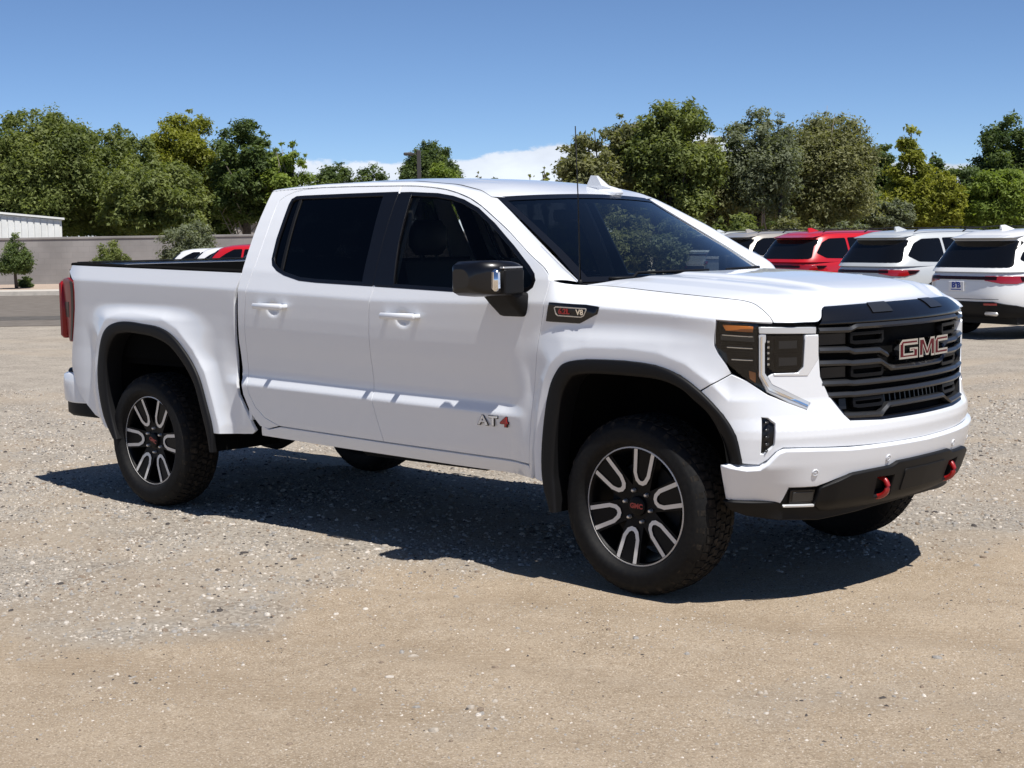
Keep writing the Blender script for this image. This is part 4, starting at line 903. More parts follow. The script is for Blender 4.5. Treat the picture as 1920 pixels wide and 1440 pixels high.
# ---- ground sheet
def graded(c, h, fine, far):
    a = np.arange(c-h, c+h, fine); o_ = [a[-1]]; s_ = fine
    while o_[-1] < far: s_ *= 1.28; o_.append(o_[-1]+s_)
    l_ = [a[0]]; s_ = fine
    while l_[-1] > -far: s_ *= 1.28; l_.append(l_[-1]-s_)
    return np.concatenate([l_[::-1][:-1], a, o_[1:]])
gx_, gy_ = graded(-1.2, 6.2, .045, 4000), graded(-.5, 5.2, .045, 4000)
GX, GY = np.meshgrid(gx_, gy_, indexing='ij'); GV = np.stack([GX, GY, relief(GX, GY)], -1).reshape(-1, 3)
n_, m_ = GX.shape; id_ = np.arange(n_*m_).reshape(n_, m_); GF = np.stack([id_[:-1, :-1], id_[1:, :-1], id_[1:, 1:], id_[:-1, 1:]], -1).reshape(-1, 4)
def fast_mesh(name, V, F, material):
    me = bpy.data.meshes.new(name); k = F.shape[1]
    me.vertices.add(len(V)); me.vertices.foreach_set('co', np.ascontiguousarray(V, np.float32).ravel())
    me.loops.add(F.size); me.loops.foreach_set('vertex_index', np.ascontiguousarray(F, np.int32).ravel())
    me.polygons.add(len(F)); me.polygons.foreach_set('loop_start', np.arange(0, F.size, k, dtype=np.int32)); me.polygons.foreach_set('loop_total', np.full(len(F), k, np.int32))
    me.update(calc_edges=True); me.materials.append(M[material]); return me
def ground_mat():
    m = bpy.data.materials.new('dirt_gravel'); m.use_nodes = True; t = m.node_tree; b = t.nodes['Principled BSDF']; b.inputs['Roughness'].default_value = .95; b.inputs['Specular IOR Level'].default_value = .15
    N = lambda ty, **k: [setattr(n := t.nodes.new(ty), a, v_) for a, v_ in k.items()] and n or t.nodes.new(ty)
    def nn(ty, **k):
        n = t.nodes.new(ty)
        for a, v_ in k.items(): setattr(n, a, v_)
        return n
    L_ = t.links.new; tcn = nn('ShaderNodeTexCoord'); at = nn('ShaderNodeAttribute', attribute_name='gravel')
    def noise(s_, det=6, ro=.6):
        n = nn('ShaderNodeTexNoise'); n.inputs['Scale'].default_value = s_; n.inputs['Detail'].default_value = det; n.inputs['Roughness'].default_value = ro; L_(tcn.outputs['Object'], n.inputs['Vector']); return n.outputs['Fac']
    def rampv(v_, a, b_, to0=0., to1=1.):
        r = nn('ShaderNodeMapRange'); r.inputs['From Min'].default_value = a; r.inputs['From Max'].default_value = b_; r.inputs['To Min'].default_value = to0; r.inputs['To Max'].default_value = to1; L_(v_, r.inputs['Value']); return r.outputs[0]
    def mix(f, a, b_, bt='MIX'):
        x = nn('ShaderNodeMix', data_type='RGBA', blend_type=bt)
        for sock, v_ in (('Factor', f), ('A', a), ('B', b_)):
            if isinstance(v_, tuple): x.inputs[sock].default_value = (*v_, 1)
            elif isinstance(v_, float): x.inputs[sock].default_value = v_
            else: L_(v_, x.inputs[sock])
        return x.outputs['Result']
    dirt = mix(rampv(noise(.9, 5), .35, .68), (.300, .232, .158), (.425, .340, .243))
    dirt = mix(rampv(noise(2.6, 7, .62), .47, .60, 0, .55), dirt, (.262, .200, .134)); dirt = mix(rampv(noise(4.3, 7, .65), .54, .64, 0, .6), dirt, (.47, .39, .295)); dirt = mix(rampv(noise(9, 8, .7), .40, .66), dirt, (.390, .312, .226))
    dirt = mix(rampv(noise(24, 8, .75), .40, .62, 0, .6), dirt, (.300, .232, .160)); dirt = mix(rampv(noise(130, 4, .7), .53, .64, 0, .9), dirt, (.60, .51, .40))
    dirt = mix(rampv(noise(85, 4, .7), .55, .66, 0, .75), dirt, (.155, .120, .086))
    tk = nn('ShaderNodeAttribute', attribute_name='track'); wv = nn('ShaderNodeTexWave'); wv.inputs['Scale'].default_value = 9; wv.inputs['Distortion'].default_value = 6; wv.inputs['Detail'].default_value = 3; wm = nn('ShaderNodeMapping'); wm.inputs['Rotation'].default_value = (0, 0, 1.0); L_(tcn.outputs['Object'], wm.inputs[0]); L_(wm.outputs[0], wv.inputs['Vector'])
    tmul = nn('ShaderNodeMath', operation='MULTIPLY'); L_(tk.outputs['Fac'], tmul.inputs[0]); L_(rampv(wv.outputs['Fac'], .2, .8, .15, .5), tmul.inputs[1]); dirt = mix(tmul.outputs[0], dirt, (.285, .218, .148))
    vo = nn('ShaderNodeTexVoronoi'); vo.inputs['Scale'].default_value = 62; vo.inputs['Randomness'].default_value = 1; L_(tcn.outputs['Object'], vo.inputs['Vector'])
    bw = nn('ShaderNodeSeparateColor'); L_(vo.outputs['Color'], bw.inputs[0])
    cr_ = nn('ShaderNodeValToRGB'); L_(bw.outputs[0], cr_.inputs[0]); e = cr_.color_ramp.elements
    e[0].position = 0; e[0].color = (.13, .12, .11, 1); e[1].position = 1; e[1].color = (.62, .57, .49, 1)
    for p_, c_ in ((.25, (.29, .262, .228, 1)), (.55, (.405, .370, .318, 1)), (.8, (.49, .452, .395, 1))): q = e.new(p_); q.color = c_
    grav = mix(rampv(vo.outputs['Distance'], .006, .013, 0, .55), cr_.outputs[0], (.20, .165, .125))
    grav = mix(rampv(noise(1.6, 4), .40, .65, 0, .45), grav, (.42, .372, .305))
    msk = rampv(at.outputs['Fac'], .15, .85)
    L_(mix(msk, dirt, grav), b.inputs['Base Color'])
    bp1 = nn('ShaderNodeBump'); bp1.inputs['Strength'].default_value = 1.; bp1.inputs['Distance'].default_value = .013; L_(noise(34, 9, .75), bp1.inputs['Height'])
    bp2 = nn('ShaderNodeBump'); bp2.inputs['Distance'].default_value = .010; L_(rampv(at.outputs['Fac'], .1, .8, 0., .8), bp2.inputs['Strength']); L_(rampv(vo.outputs['Distance'], .0, .012, 1., 0.), bp2.inputs['Height']); L_(bp1.outputs[0], bp2.inputs['Normal'])
    L_(bp2.outputs[0], b.inputs['Normal']); M['dirt_gravel'] = m
ground_mat()
gm = fast_mesh('ground', GV, GF, 'dirt_gravel'); at2_ = gm.attributes.new('track', 'FLOAT', 'POINT'); at2_.data.foreach_set('value', track(GV[:, 0], GV[:, 1]).astype(np.float32)); at_ = gm.attributes.new('gravel', 'FLOAT', 'POINT'); at_.data.foreach_set('value', gravel(GV[:, 0], GV[:, 1]).astype(np.float32)); gm.polygons.foreach_set('use_smooth', np.ones(len(gm.polygons), bool))
tag(link(bpy.data.objects.new('ground', gm)), kind='structure')
# ---- loose stones, thousands of them
def stones(name, count, near, far, smin, smax, dens, seed, mats, big=True):
    r = np.random.default_rng(seed); d = np.sqrt(r.uniform(near**2, far**2, count)); l = r.uniform(-.47, .47, count)*d
    x = CAM[0]+_fh[0]*d+_rh[0]*l; y = CAM[1]+_fh[1]*d+_rh[1]*l
    keep = r.uniform(size=count) < dens(gravel(x, y))*(.35+1.3*sstep(.38, .66, fbm(x, y, .42, seed+40))); x, y, d = x[keep], y[keep], d[keep]; n = len(x)
    s_ = smin*(smax/smin)**(r.uniform(size=n)**2.4)
    if big:
        a5 = np.arange(5)*2*math.pi/5; lo5 = np.stack([np.cos(a5), np.sin(a5), np.full(5, -.25)], 1); up5 = np.stack([.74*np.cos(a5+.5), .74*np.sin(a5+.5), np.full(5, .36)], 1)
        base = np.vstack([lo5, up5, [(.05, 0, .52)]])
        tri = np.array([t_ for i in range(5) for t_ in ((i, (i+1) % 5, 5+i), ((i+1) % 5, 5+(i+1) % 5, 5+i), (5+i, 5+(i+1) % 5, 10))])
    else:
        base = np.array([(1, 0, -.22), (.3, .95, -.22), (-.8, .55, -.22), (-.75, -.6, -.22), (.35, -.9, -.22), (.25, .2, .55), (-.35, -.15, .5)], float)
        tri = np.array([(0, 1, 5), (1, 2, 5), (2, 6, 5), (2, 3, 6), (3, 4, 6), (4, 5, 6), (4, 0, 5)])
    nv, nt = len(base), len(tri)
    V = base[None]*r.uniform(.72, 1.25, (n, nv, 3)); a = r.uniform(0, 2*math.pi, n); c_, q_ = np.cos(a)[:, None], np.sin(a)[:, None]
    st = r.uniform(.65, 1.4, n)[:, None]; X = V[..., 0]*st; Y = V[..., 1]/st; Vx = X*c_-Y*q_; Vy = X*q_+Y*c_; Vz = V[..., 2]*r.uniform(.55, 1.15, n)[:, None]
    P_ = np.stack([Vx, Vy, Vz], -1)*s_[:, None, None]; P_[..., 0] += x[:, None]; P_[..., 1] += y[:, None]; P_[..., 2] += (relief(x, y)+s_*.17)[:, None]
    F = (tri[None]+(np.arange(n)*nv)[:, None, None]).reshape(-1, 3)
    me = fast_mesh(name, P_.reshape(-1, 3), F, mats[0])
    for q in mats[1:]: me.materials.append(M[q])
    me.polygons.foreach_set('material_index', np.repeat(r.choice(len(mats), n, p=[.44, .27, .12, .07, .10]), nt).astype(np.int32))
    return tag(link(bpy.data.objects.new(name, me)), kind='stuff')
for nm, c_ in (('stone_tan', (.40, .352, .292)), ('stone_grey', (.30, .282, .258)), ('stone_pale', (.56, .51, .445)), ('stone_dark', (.07, .062, .058)), ('stone_brown', (.23, .178, .132))):
    mat(nm, c_, .9, spec=.2, noise=(90, tuple(v_*.72 for v_ in c_), .4, .65))
SM = ['stone_tan', 'stone_grey', 'stone_pale', 'stone_dark', 'stone_brown']
tag(stones('gravel', 230000, 4.4, 17, .0040, .0120, lambda g: g**1.2*.62, 3, SM, big=False), 'loose grey and tan gravel scattered over the dirt lot', 'gravel')
tag(stones('coarse_gravel', 44000, 4.4, 15, .0075, .019, lambda g: g**1.4*.58, 6, SM), 'coarser stones mixed into the gravel beside the truck', 'gravel')
tag(stones('pebbles', 150000, 4.4, 11, .0024, .0075, lambda g: .20+.08*g, 4, SM, big=False), 'small pebbles sprinkled over the bare tan dirt', 'pebbles')
tag(stones('loose_stones', 5600, 4.4, 12, .006, .019, lambda g: .07+.05*g, 5, SM), 'scattered larger stones lying on the dirt', 'stones')
# ---- road, kerb, verge
mat('asphalt', (.135, .118, .100), .9, spec=.2, noise=(3, (.175, .155, .135), .4, .7), bump=(150, .4, .004))
mat('asphalt_shadow', (.085, .078, .070), .9, spec=.2, noise=(4, (.12, .11, .10), .4, .7))  # darker asphalt colour for the painted shadow band
mat('concrete', (.50, .46, .40), .9, noise=(6, (.42, .39, .34), .4, .7))
mat('verge_gravel', (.42, .325, .255), .95, noise=(14, (.33, .26, .20), .4, .65), bump=(60, .6, .01))
def slab(name, l0, l1, d0, d1, z0, z1, material, parent=None):
    c = [spot(960, 1)*0+np.array([CAM[0]+_fh[0]*d+_rh[0]*l, CAM[1]+_fh[1]*d+_rh[1]*l, 0]) for l, d in ((l0, d0), (l1, d0), (l1, d1), (l0, d1))]
    v = [(p[0], p[1], z0) for p in c]+[(p[0], p[1], z1) for p in c]
    return MB().add(v, [(4, 5, 6, 7), (0, 1, 5, 4), (1, 2, 6, 5), (2, 3, 7, 6), (3, 0, 4, 7), (3, 2, 1, 0)]).build(name, material, parent)
tag(slab('road', -90, 14, 29.5, 45.8, -.1, .006, 'asphalt'), kind='structure'); tag(slab('road_shadow_band', -90, 14, 31.6, 33.2, -.1, .010, 'asphalt_shadow'), kind='structure')  # thin dark strip paints a shadow band across the road
tag(slab('kerb', -90, 14, 45.8, 46.3, -.1, .13, 'concrete'), kind='structure'); tag(slab('sidewalk', -90, 14, 46.3, 47.7, -.1, .12, 'concrete'), kind='structure'); tag(slab('verge', -90, 14, 47.7, 54.2, -.1, .10, 'verge_gravel'), kind='structure')
# ---- block wall
def block_mat():
    m = mat('block_wall', (.27, .255, .245), .92, spec=.15); t = m.node_tree; b = t.nodes['Principled BSDF']; tcn = t.nodes.new('ShaderNodeTexCoord')
    br = t.nodes.new('ShaderNodeTexBrick'); br.inputs['Scale'].default_value = 1; br.inputs['Brick Width'].default_value = .4; br.inputs['Row Height'].default_value = .2; br.inputs['Mortar Size'].default_value = .008
    br.inputs['Color1'].default_value = (.292, .276, .262, 1); br.inputs['Color2'].default_value = (.272, .257, .245, 1); br.inputs['Mortar'].default_value = (.255, .242, .23, 1)
    mpn = t.nodes.new('ShaderNodeMapping'); mpn.inputs['Rotation'].default_value = (math.pi/2, 0, 0); t.links.new(tcn.outputs['Object'], mpn.inputs[0]); t.links.new(mpn.outputs[0], br.inputs['Vector'])
    n = t.nodes.new('ShaderNodeTexNoise'); n.inputs['Scale'].default_value = .8; n.inputs['Detail'].default_value = 6; t.links.new(tcn.outputs['Object'], n.inputs['Vector'])
    x = t.nodes.new('ShaderNodeMix'); x.data_type = 'RGBA'; x.blend_type = 'MULTIPLY'; r = t.nodes.new('ShaderNodeMapRange'); r.inputs['From Min'].default_value = .3; r.inputs['From Max'].default_value = .7; r.inputs['To Min'].default_value = .78; r.inputs['To Max'].default_value = 1.12; t.links.new(n.outputs['Fac'], r.inputs[0])
    cb = t.nodes.new('ShaderNodeCombineColor'); [t.links.new(r.outputs[0], cb.inputs[i]) for i in range(3)]; x.inputs['Factor'].default_value = 1; t.links.new(br.outputs['Color'], x.inputs['A']); t.links.new(cb.outputs[0], x.inputs['B']); t.links.new(x.outputs['Result'], b.inputs['Base Color'])
block_mat()
wl = empty('block_wall', spot(-400, 54.2), AX); tag(wl, 'long grey concrete block wall beyond the road', 'wall')
MB().box((-30, 0, 0), (27, .2, 1.66), 0).build('wall_face', 'block_wall', wl); MB().box((-30, -.03, 1.66), (27, .23, 1.74), .01).build('wall_cap', 'concrete' if False else 'block_wall', wl)
# ---- white metal shed and grey house beyond the wall
mat('white_metal', (.80, .80, .76), .5, noise=(2, (.72, .72, .68), .4, .7)); mat('shed_roof', (.55, .55, .54), .5); mat('grey_siding', (.30, .275, .25), .85); mat('shingle', (.20, .185, .175), .9)
p = spot(125, 57); shed = empty('metal_shed', p, AX+math.radians(19)); tag(shed, 'white ribbed metal shed behind the block wall', 'shed')
zR, zL = height(125, 413, 57), height(-120, 386, 57); wS = 5.6
W_ = MB(); W_.add([(-wS, 0, 0), (0, 0, 0), (0, 0, zR), (-wS, 0, zL), (-wS, 8, 0), (0, 8, 0), (0, 8, zR), (-wS, 8, zL)], [(0, 1, 2, 3), (5, 4, 7, 6), (1, 5, 6, 2), (4, 0, 3, 7)]); W_.build('wall', 'white_metal', shed)
MB().add([(-wS-.1, -.12, zL+.01), (.1, -.12, zR+.01), (.1, 8.1, zR+.01), (-wS-.1, 8.1, zL+.01), (-wS-.1, -.12, zL+.09), (.1, -.12, zR+.08), (.1, 8.1, zR+.08), (-wS-.1, 8.1, zL+.09)], [(3, 2, 1, 0), (4, 5, 6, 7), (0, 1, 5, 4), (1, 2, 6, 5), (2, 3, 7, 6), (3, 0, 4, 7)]).build('roof', 'white_metal', shed)
for k in range(24):
    x0 = -wS+.02+k*.231; zt_ = np.interp(x0+.1, [-wS, 0], [zL, zR])
    MB().box((x0, -.028, .02), (x0+.19, -.001, zt_-.01), .01).build('wall_panel', 'white_metal', shed)
p = spot(448, 78); hs = empty('grey_house', p, AX); tag(hs, 'grey gabled house wall seen between the trees behind the wall', 'house')
ze, zt_ = height(470, 440, 78), height(425, 408, 78)
MB().add([(-2.6, 0, 0), (3.6, 0, 0), (3.6, 0, ze), (-.4, 0, zt_), (-2.6, 0, ze+.2), (-2.6, 7, 0), (3.6, 7, 0), (3.6, 7, ze), (-.4, 7, zt_), (-2.6, 7, ze+.2)], [(0, 1, 2, 3, 4), (9, 8, 7, 6, 5), (1, 6, 7, 2), (0, 4, 9, 5)]).build('wall', 'grey_siding', hs)
MB().add([(-.4, -.2, zt_+.02), (3.9, -.2, ze-.03), (3.9, 7.2, ze-.03), (-.4, 7.2, zt_+.02), (-.4, -.2, zt_+.14), (3.9, -.2, ze+.09), (3.9, 7.2, ze+.09), (-.4, 7.2, zt_+.14)], [(4, 5, 6, 7), (3, 2, 1, 0), (0, 1, 5, 4), (1, 2, 6, 5), (2, 3, 7, 6), (3, 0, 4, 7)]).build('roof', 'shingle', hs)
MB().add([(-.41, -.2, zt_+.02), (-2.9, -.2, ze+.05), (-2.9, 7.2, ze+.05), (-.41, 7.2, zt_+.02), (-.41, -.2, zt_+.14), (-2.9, -.2, ze+.17), (-2.9, 7.2, ze+.17), (-.41, 7.2, zt_+.14)], [(7, 6, 5, 4), (0, 1, 2, 3), (4, 5, 1, 0), (5, 6, 2, 1), (6, 7, 3, 2), (7, 4, 0, 3)]).build('roof', 'shingle', hs)
# ---- street lamp
p = spot(793, 58); zt_ = height(793, 284, 58); lamp = empty('street_lamp', p, AX); tag(lamp, 'brown street lamp post with flat lamp head before the round tree', 'street lamp')
mat('lamp_metal', (.055, .05, .046), .5)
MB().box((-.075, -.075, 0), (.075, .075, zt_), .012).build('post', 'lamp_metal', lamp)
MB().box((-.20, -.025, zt_-.16), (-.076, .025, zt_-.11), .008).build('arm', 'lamp_metal', lamp)
MB().box((-.56, -.15, zt_-.19), (-.20, .15, zt_-.08), .03).build('lamp_head', 'lamp_metal', lamp)
# ================================================================ parked cars
mat('tinted_glass', (.004, .0045, .006), .08, spec=.32)
mat('pearl_white', (.74, .74, .73), .35, coat=.9, coat_rough=.02); mat('silver_white', (.56, .58, .58), .32, metal=.15, coat=.9, coat_rough=.02); mat('beige_paint', (.40, .37, .325), .35, metal=.25, coat=.9, coat_rough=.02); mat('red_car', (.50, .008, .012), .3, coat=1., coat_rough=.02)
def offP(P, off):
    h = .004
    def f(a, b):
        a = np.asarray(a, float); b = np.asarray(b, float)
        n = unit(np.cross(P(a+h, b)-P(a-h, b), P(a, b+h)-P(a, b-h))); X = P(a, b)
        s_ = np.sign(np.mean(np.sum(n*(X-np.array([0, 0, .9])), -1))); return X+n*s_*off
    return f
def make_suv(paint, label, loc, rz, scale=(1, 1, .95), bar=True, plate=True, group=None, body='suv', rails=True, chromeq=True):
    t = empty('parked_suv' if body == 'suv' else 'parked_car', loc, rz); tag(t, label, 'SUV' if body == 'suv' else 'car', group); t.scale = scale
    NE = 5.
    LO = dict(z=[.34, .42, .55, .70, .80, .92, 1.00, 1.04], a=[2.26, 2.34, 2.38, 2.385, 2.37, 2.36, 2.34, 2.31], b=[.88, .91, .935, .945, .942, .935, .925, .905], c=[0]*8)
    GH = dict(z=[1.00, 1.04, 1.12, 1.22, 1.32, 1.42, 1.50, 1.56, 1.60, 1.63], a=[1.66, 1.66, 1.615, 1.555, 1.485, 1.405, 1.33, 1.27, 1.21, 1.10], b=[.895, .895, .875, .848, .815, .778, .745, .715, .685, .62], c=[-.69, -.69, -.675, -.66, -.66, -.665, -.675, -.69, -.70, -.71])
    def par(T, z): return [np.interp(z, T['z'], T[k]) for k in 'abc']
    def ang(T):
        def P(th, z):
            a, b, c = par(T, z); co, si = np.cos(th), np.sin(th); x = np.sign(co)*np.abs(co)**(2/NE)*a+c; y = np.sign(si)*np.abs(si)**(2/NE)*b
            return np.stack(np.broadcast_arrays(x, y, z), -1)
        return P
    def side(T, s):
        def P(x, z):
            a, b, c = par(T, z); y = b*np.maximum(1-np.abs((x-c)/a)**NE, 1e-6)**(1/NE); return np.stack(np.broadcast_arrays(x, s*y, z), -1)
        return P
    def rear(T):
        def P(y, z):
            a, b, c = par(T, z); x = c-a*np.maximum(1-np.abs(y/b)**NE, 1e-6)**(1/NE); return np.stack(np.broadcast_arrays(x, y, z), -1)
        return P
    # even spacing round the loop
    th = np.linspace(0, 2*math.pi, 2000); P_ = ang(LO)(th, np.full(2000, .7)); s_ = np.concatenate([[0], np.cumsum(np.linalg.norm(np.diff(P_, axis=0), axis=1))]); TH = np.interp(np.linspace(0, s_[-1], 97)[:-1], s_, th)
    zs = [.34, .36, .42, .5, .58, .66, .74, .80, .86, .92, .98, 1.02, 1.04]
    G = [ang(LO)(TH, np.full(96, z)) for z in zs]
    top = G[-1].copy(); top[:, :2] *= .93; top[:, 2] += .015+.03*(top[:, 0] > .5)*0
    for k, (sc_, dz) in enumerate(((.97, .014), (.85, .03), (.5, .05), (.02, .055))):
        q = G[12].copy(); q[:, :2] *= sc_; q[:, 2] += dz*np.clip((q[:, 0]+.3)/1.0, .2, 1.); G.append(q)
    bd = loft('body', G, paint, t, out=(0, 0, 1), closed=True, smooth=False); sharp(bd.data, 55)
    zg = [1.03, 1.06, 1.12, 1.2, 1.3, 1.4, 1.48, 1.54, 1.58, 1.61, 1.63]; G = [ang(GH)(TH, np.full(96, z)) for z in zg]
    for sc_, dz in ((.93, .022), (.75, .042), (.4, .06), (.01, .066)):
        q = ang(GH)(TH, np.full(96, 1.63)); c_ = np.array([-.71, 0]); q[:, :2] = c_+(q[:, :2]-c_)*sc_; q[:, 2] += dz; G.append(q)
    gh = loft('cabin_shell', G, paint, t, out=(0, 0, 1), closed=True, smooth=False); sharp(gh.data, 60)
    R_ = rear(GH); RL = rear(LO)
    pk = dict(inset=0, step=.06, edge=.04)
    out_ = (-1, 0, 0)
    panel('rear_window', rounded([(-.76, 1.10), (.76, 1.10), (.62, 1.50), (-.62, 1.50)], .06), offP(R_, .006), 'tinted_glass', t, hem=.006, out=out_, **pk)
    m = MB(); m.add([tuple(p) for p in offP(R_, .0)(np.linspace(-.64, .64, 11), np.full(11, 1.595))]+[tuple(np.array(p)+[-.14, 0, .005]) for p in offP(R_, .0)(np.linspace(-.62, .62, 11), np.full(11, 1.545))]+[tuple(np.array(p)+[-.0, 0, -.0]) for p in offP(R_, .0)(np.linspace(-.62, .62, 11), np.full(11, 1.51))], [(i, 11+i, 12+i, i+1) for i in range(10)]+[(11+i, 22+i, 23+i, 12+i) for i in range(10)])
    m.build('roof_spoiler', paint, t, smooth=False)
    for s in (-1, 1):
        S_ = side(GH, s); so = (0, s, 0)
        def q(p): return rounded(p, .035)
        panel('quarter_glass', q([(-2.16, 1.13), (-1.66, 1.10), (-1.60, 1.515), (-1.86, 1.49)]) if False else q([(-1.98, 1.22), (-1.80, 1.115), (-1.22, 1.095), (-1.22, 1.53), (-1.62, 1.52), (-1.80, 1.44)]), offP(S_, .006), 'tinted_glass', t, hem=.006, out=so, **pk)
        panel('side_window', q([(-1.16, 1.095), (-.26, 1.09), (-.26, 1.55), (-1.16, 1.535)]), offP(S_, .006), 'tinted_glass', t, hem=.006, out=so, **pk)
        panel('side_window', q([(-.20, 1.09), (.70, 1.08), (.62, 1.14), (.22, 1.44), (.02, 1.55), (-.20, 1.555)]), offP(S_, .006), 'tinted_glass', t, hem=.006, out=so, **pk)
        # wrap-round glass beside the rear window
        A = ang(GH); th0 = math.pi+ (s*-1)*.0
        def W_(ths): return [(math.pi-s*a_, z_) for a_, z_ in ths]
        panel('corner_glass', W_([(.30, 1.115), (.62, 1.32), (.86, 1.47), (.80, 1.50), (.30, 1.50)]), offP(A, .005), 'tinted_glass', t, hem=.004, out=(-1, s, 0), **pk)
        AL = ang(LO)
        tl = panel('tail_light', W_([(.16, .965), (.75, .962), (1.02, .955), (.95, .90), (.75, .855), (.45, .862), (.16, .905)]), offP(AL, .012), 'lamp_red', t, hem=.02, lip=.006, out=(-1, s, 0), **pk)
        panel('dark_lens', W_([(.80, .955), (1.02, .95), (.96, .905), (.84, .885)]), offP(AL, .0145), 'lamp_dark', tl, hem=.004, out=(-1, s, 0), **pk)
        for wx in (-1.42, 1.44):
            a_ = np.linspace(-.35, math.pi+.35, 22)
            arch = np.array([(wx+.41*math.cos(b_), .36+.41*math.sin(b_)) for b_ in a_]); inn = np.array([(wx+.345*math.cos(b_), .36+.345*math.sin(b_)) for b_ in a_[::-1]])
            arch = arch[arch[:, 1] > .345]; inn = inn[inn[:, 1] > .345]
            panel('wheel_arch_trim', np.vstack([arch, inn]), offP(side(LO, s), .012), 'black_plastic', t, hem=.015, out=so, **pk)
            panel('wheel_well', np.array([(wx+.345*math.cos(b_), max(.345, .36+.345*math.sin(b_))) for b_ in np.linspace(0, 2*math.pi, 28)[:-1]]), offP(side(LO, s), .006), 'dark_void', t, hem=0, out=so, inset=0, step=.08, edge=.05)
            m = MB(); m.lathe([(.215, .10), (.30, .11), (.335, .09), (.345, .05), (.345, -.05), (.335, -.09), (.30, -.11), (.215, -.10)], 40); wh = m.build('wheel', 'rubber', t, auto=40)
            m = MB(); m.lathe([(.0001, -.075), (.06, -.08), (.07, -.07), (.20, -.085), (.216, -.10)], 30)
            for k in range(5):
                b_ = 2*math.pi*k/5; c_, q_ = math.cos(b_), math.sin(b_); m.add([(r_*c_-u_*q_, -.10+.012*(r_ < .1), r_*q_+u_*c_) for r_, u_ in ((.05, -.03), (.212, -.045), (.212, .045), (.05, .03))], [(0, 1, 2, 3)])
            m.build('rim', 'satin_silver' if s < 0 else 'satin_silver', wh, auto=40)
            wh.location = (wx, s*.83, .345); wh.rotation_euler = (0, 0, 0 if s < 0 else math.pi)
        if rails:
            m = MB(); m.tube([(-1.70, s*.62, 1.655), (-1.60, s*.63, 1.70), (-.9, s*.645, 1.735), (-.1, s*.635, 1.715), (.10, s*.62, 1.66)], .011, 6); m.build('roof_rail', 'black_plastic', t, smooth=True)
        m = MB(); m.box((.42, s*.90 if s > 0 else -1.07, 1.02), (.56, 1.07 if s > 0 else s*.90, 1.15), .03); m.build('door_mirror', paint, t, auto=40)
    if bar: panel('light_bar', [(-.62, .915), (.62, .915), (.62, .962), (-.62, .962)], offP(RL, .013), 'lamp_dark', t, hem=.02, out=out_, **pk)
    panel('tailgate_seam', [(-.66, .615), (.66, .615), (.66, .622), (-.66, .622)], offP(RL, .004), 'dark_void', t, hem=0, out=out_, **pk)
    panel('rear_bumper_cover', [(-.84, .345), (.84, .345), (.90, .44), (.80, .52), (.60, .575), (-.60, .575), (-.80, .52), (-.90, .44)], offP(RL, .016), 'black_plastic', t, hem=.02, lip=.006, out=out_, **pk)
    for s in (-1, 1):
        panel('reflector', [(s*.46, .535), (s*.64, .535), (s*.64, .555), (s*.46, .555)], offP(RL, .026), 'lamp_red', t, hem=.01, out=out_, **pk)
        m = MB(); x0 = -2.40; m.box((x0, s*.60-.12, .37), (x0+.06, s*.60+.12, .43), .02); m.build('exhaust_tip', 'satin_silver', t, auto=40)
    if plate:
        xr = float(RL(np.array([.0]), np.array([.80]))[0, 0]); pl = MB().box((xr-.022, -.08, .735), (xr-.010, .22, .885), .004).build('license_plate', 'white_plain', t)
        text_mesh('plate_print', "B'B", .12, .001, 'blue_print', pl, frame((xr-.0235, .07, .825), (0, -1, 0), (0, 0, 1)), .006, 1.1)
        MB().box((xr-.0240, -.03, .752), (xr-.0225, .17, .766)).build('plate_line', 'blue_print', pl)
    m = MB(); m.add([(-1.55, -.03, 1.66), (-1.55, .03, 1.66), (-1.28, .03, 1.68), (-1.28, -.03, 1.68), (-1.56, -.008, 1.745), (-1.56, .008, 1.745), (-1.47, .008, 1.75), (-1.47, -.008, 1.75)], [(4, 7, 6, 5), (0, 3, 7, 4), (1, 5, 6, 2), (0, 4, 5, 1), (2, 6, 7, 3)]); m.build('fin_antenna', paint, t)
    # windscreen, lamps, grille at the front
    def FR(y, z):
        a, b, c = par(GH, z); x = c+a*np.maximum(1-np.abs(y/b)**NE, 1e-6)**(1/NE); return np.stack(np.broadcast_arrays(x, y, z), -1)
    def FL(y, z):
        a, b, c = par(LO, z); x = c+a*np.maximum(1-np.abs(y/b)**NE, 1e-6)**(1/NE); return np.stack(np.broadcast_arrays(x, y, z), -1)
    panel('windscreen', rounded([(-.80, 1.08), (.80, 1.08), (.64, 1.53), (-.64, 1.53)], .05), offP(FR, .006), 'tinted_glass', t, hem=.006, out=(1, 0, 0), **pk)
    panel('grille', rounded([(-.50, .50), (.50, .50), (.58, .80), (-.58, .80)], .05), offP(FL, .01), 'grille_dark', t, hem=.01, out=(1, 0, 0), **pk)
    for s in (-1, 1): panel('headlamp', rounded([(s*.60, .74), (s*.84, .76), (s*.84, .88), (s*.60, .84)], .02), offP(FL, .012), 'drl', t, hem=.01, out=(1, 0, 0), **pk)
    m = MB(); m.box((-2.0, -.75, .22), (2.0, .75, .40)); m.build('underbody', 'underbody', t)
    return t
def suv_at(px, d, rz, *a, **k):
    """stand the car so that its nearest rear corner is at (px, d)"""
    c_, s_ = math.cos(rz), math.sin(rz); p_ = spot(px, d); lx, ly = -2.28, -.90
    return make_suv(*a, loc=(p_[0]-(lx*c_-ly*s_), p_[1]-(lx*s_+ly*c_), k.pop('dz', 0.)), rz=rz, **k)
HD = math.radians(132.38-16.2-44)
grp = 'SUVs parked in a row'
suv_at(1900, 22.0, HD, 'pearl_white', 'pearl white SUV nearest the camera at the right edge, full-width tail light', group=grp)
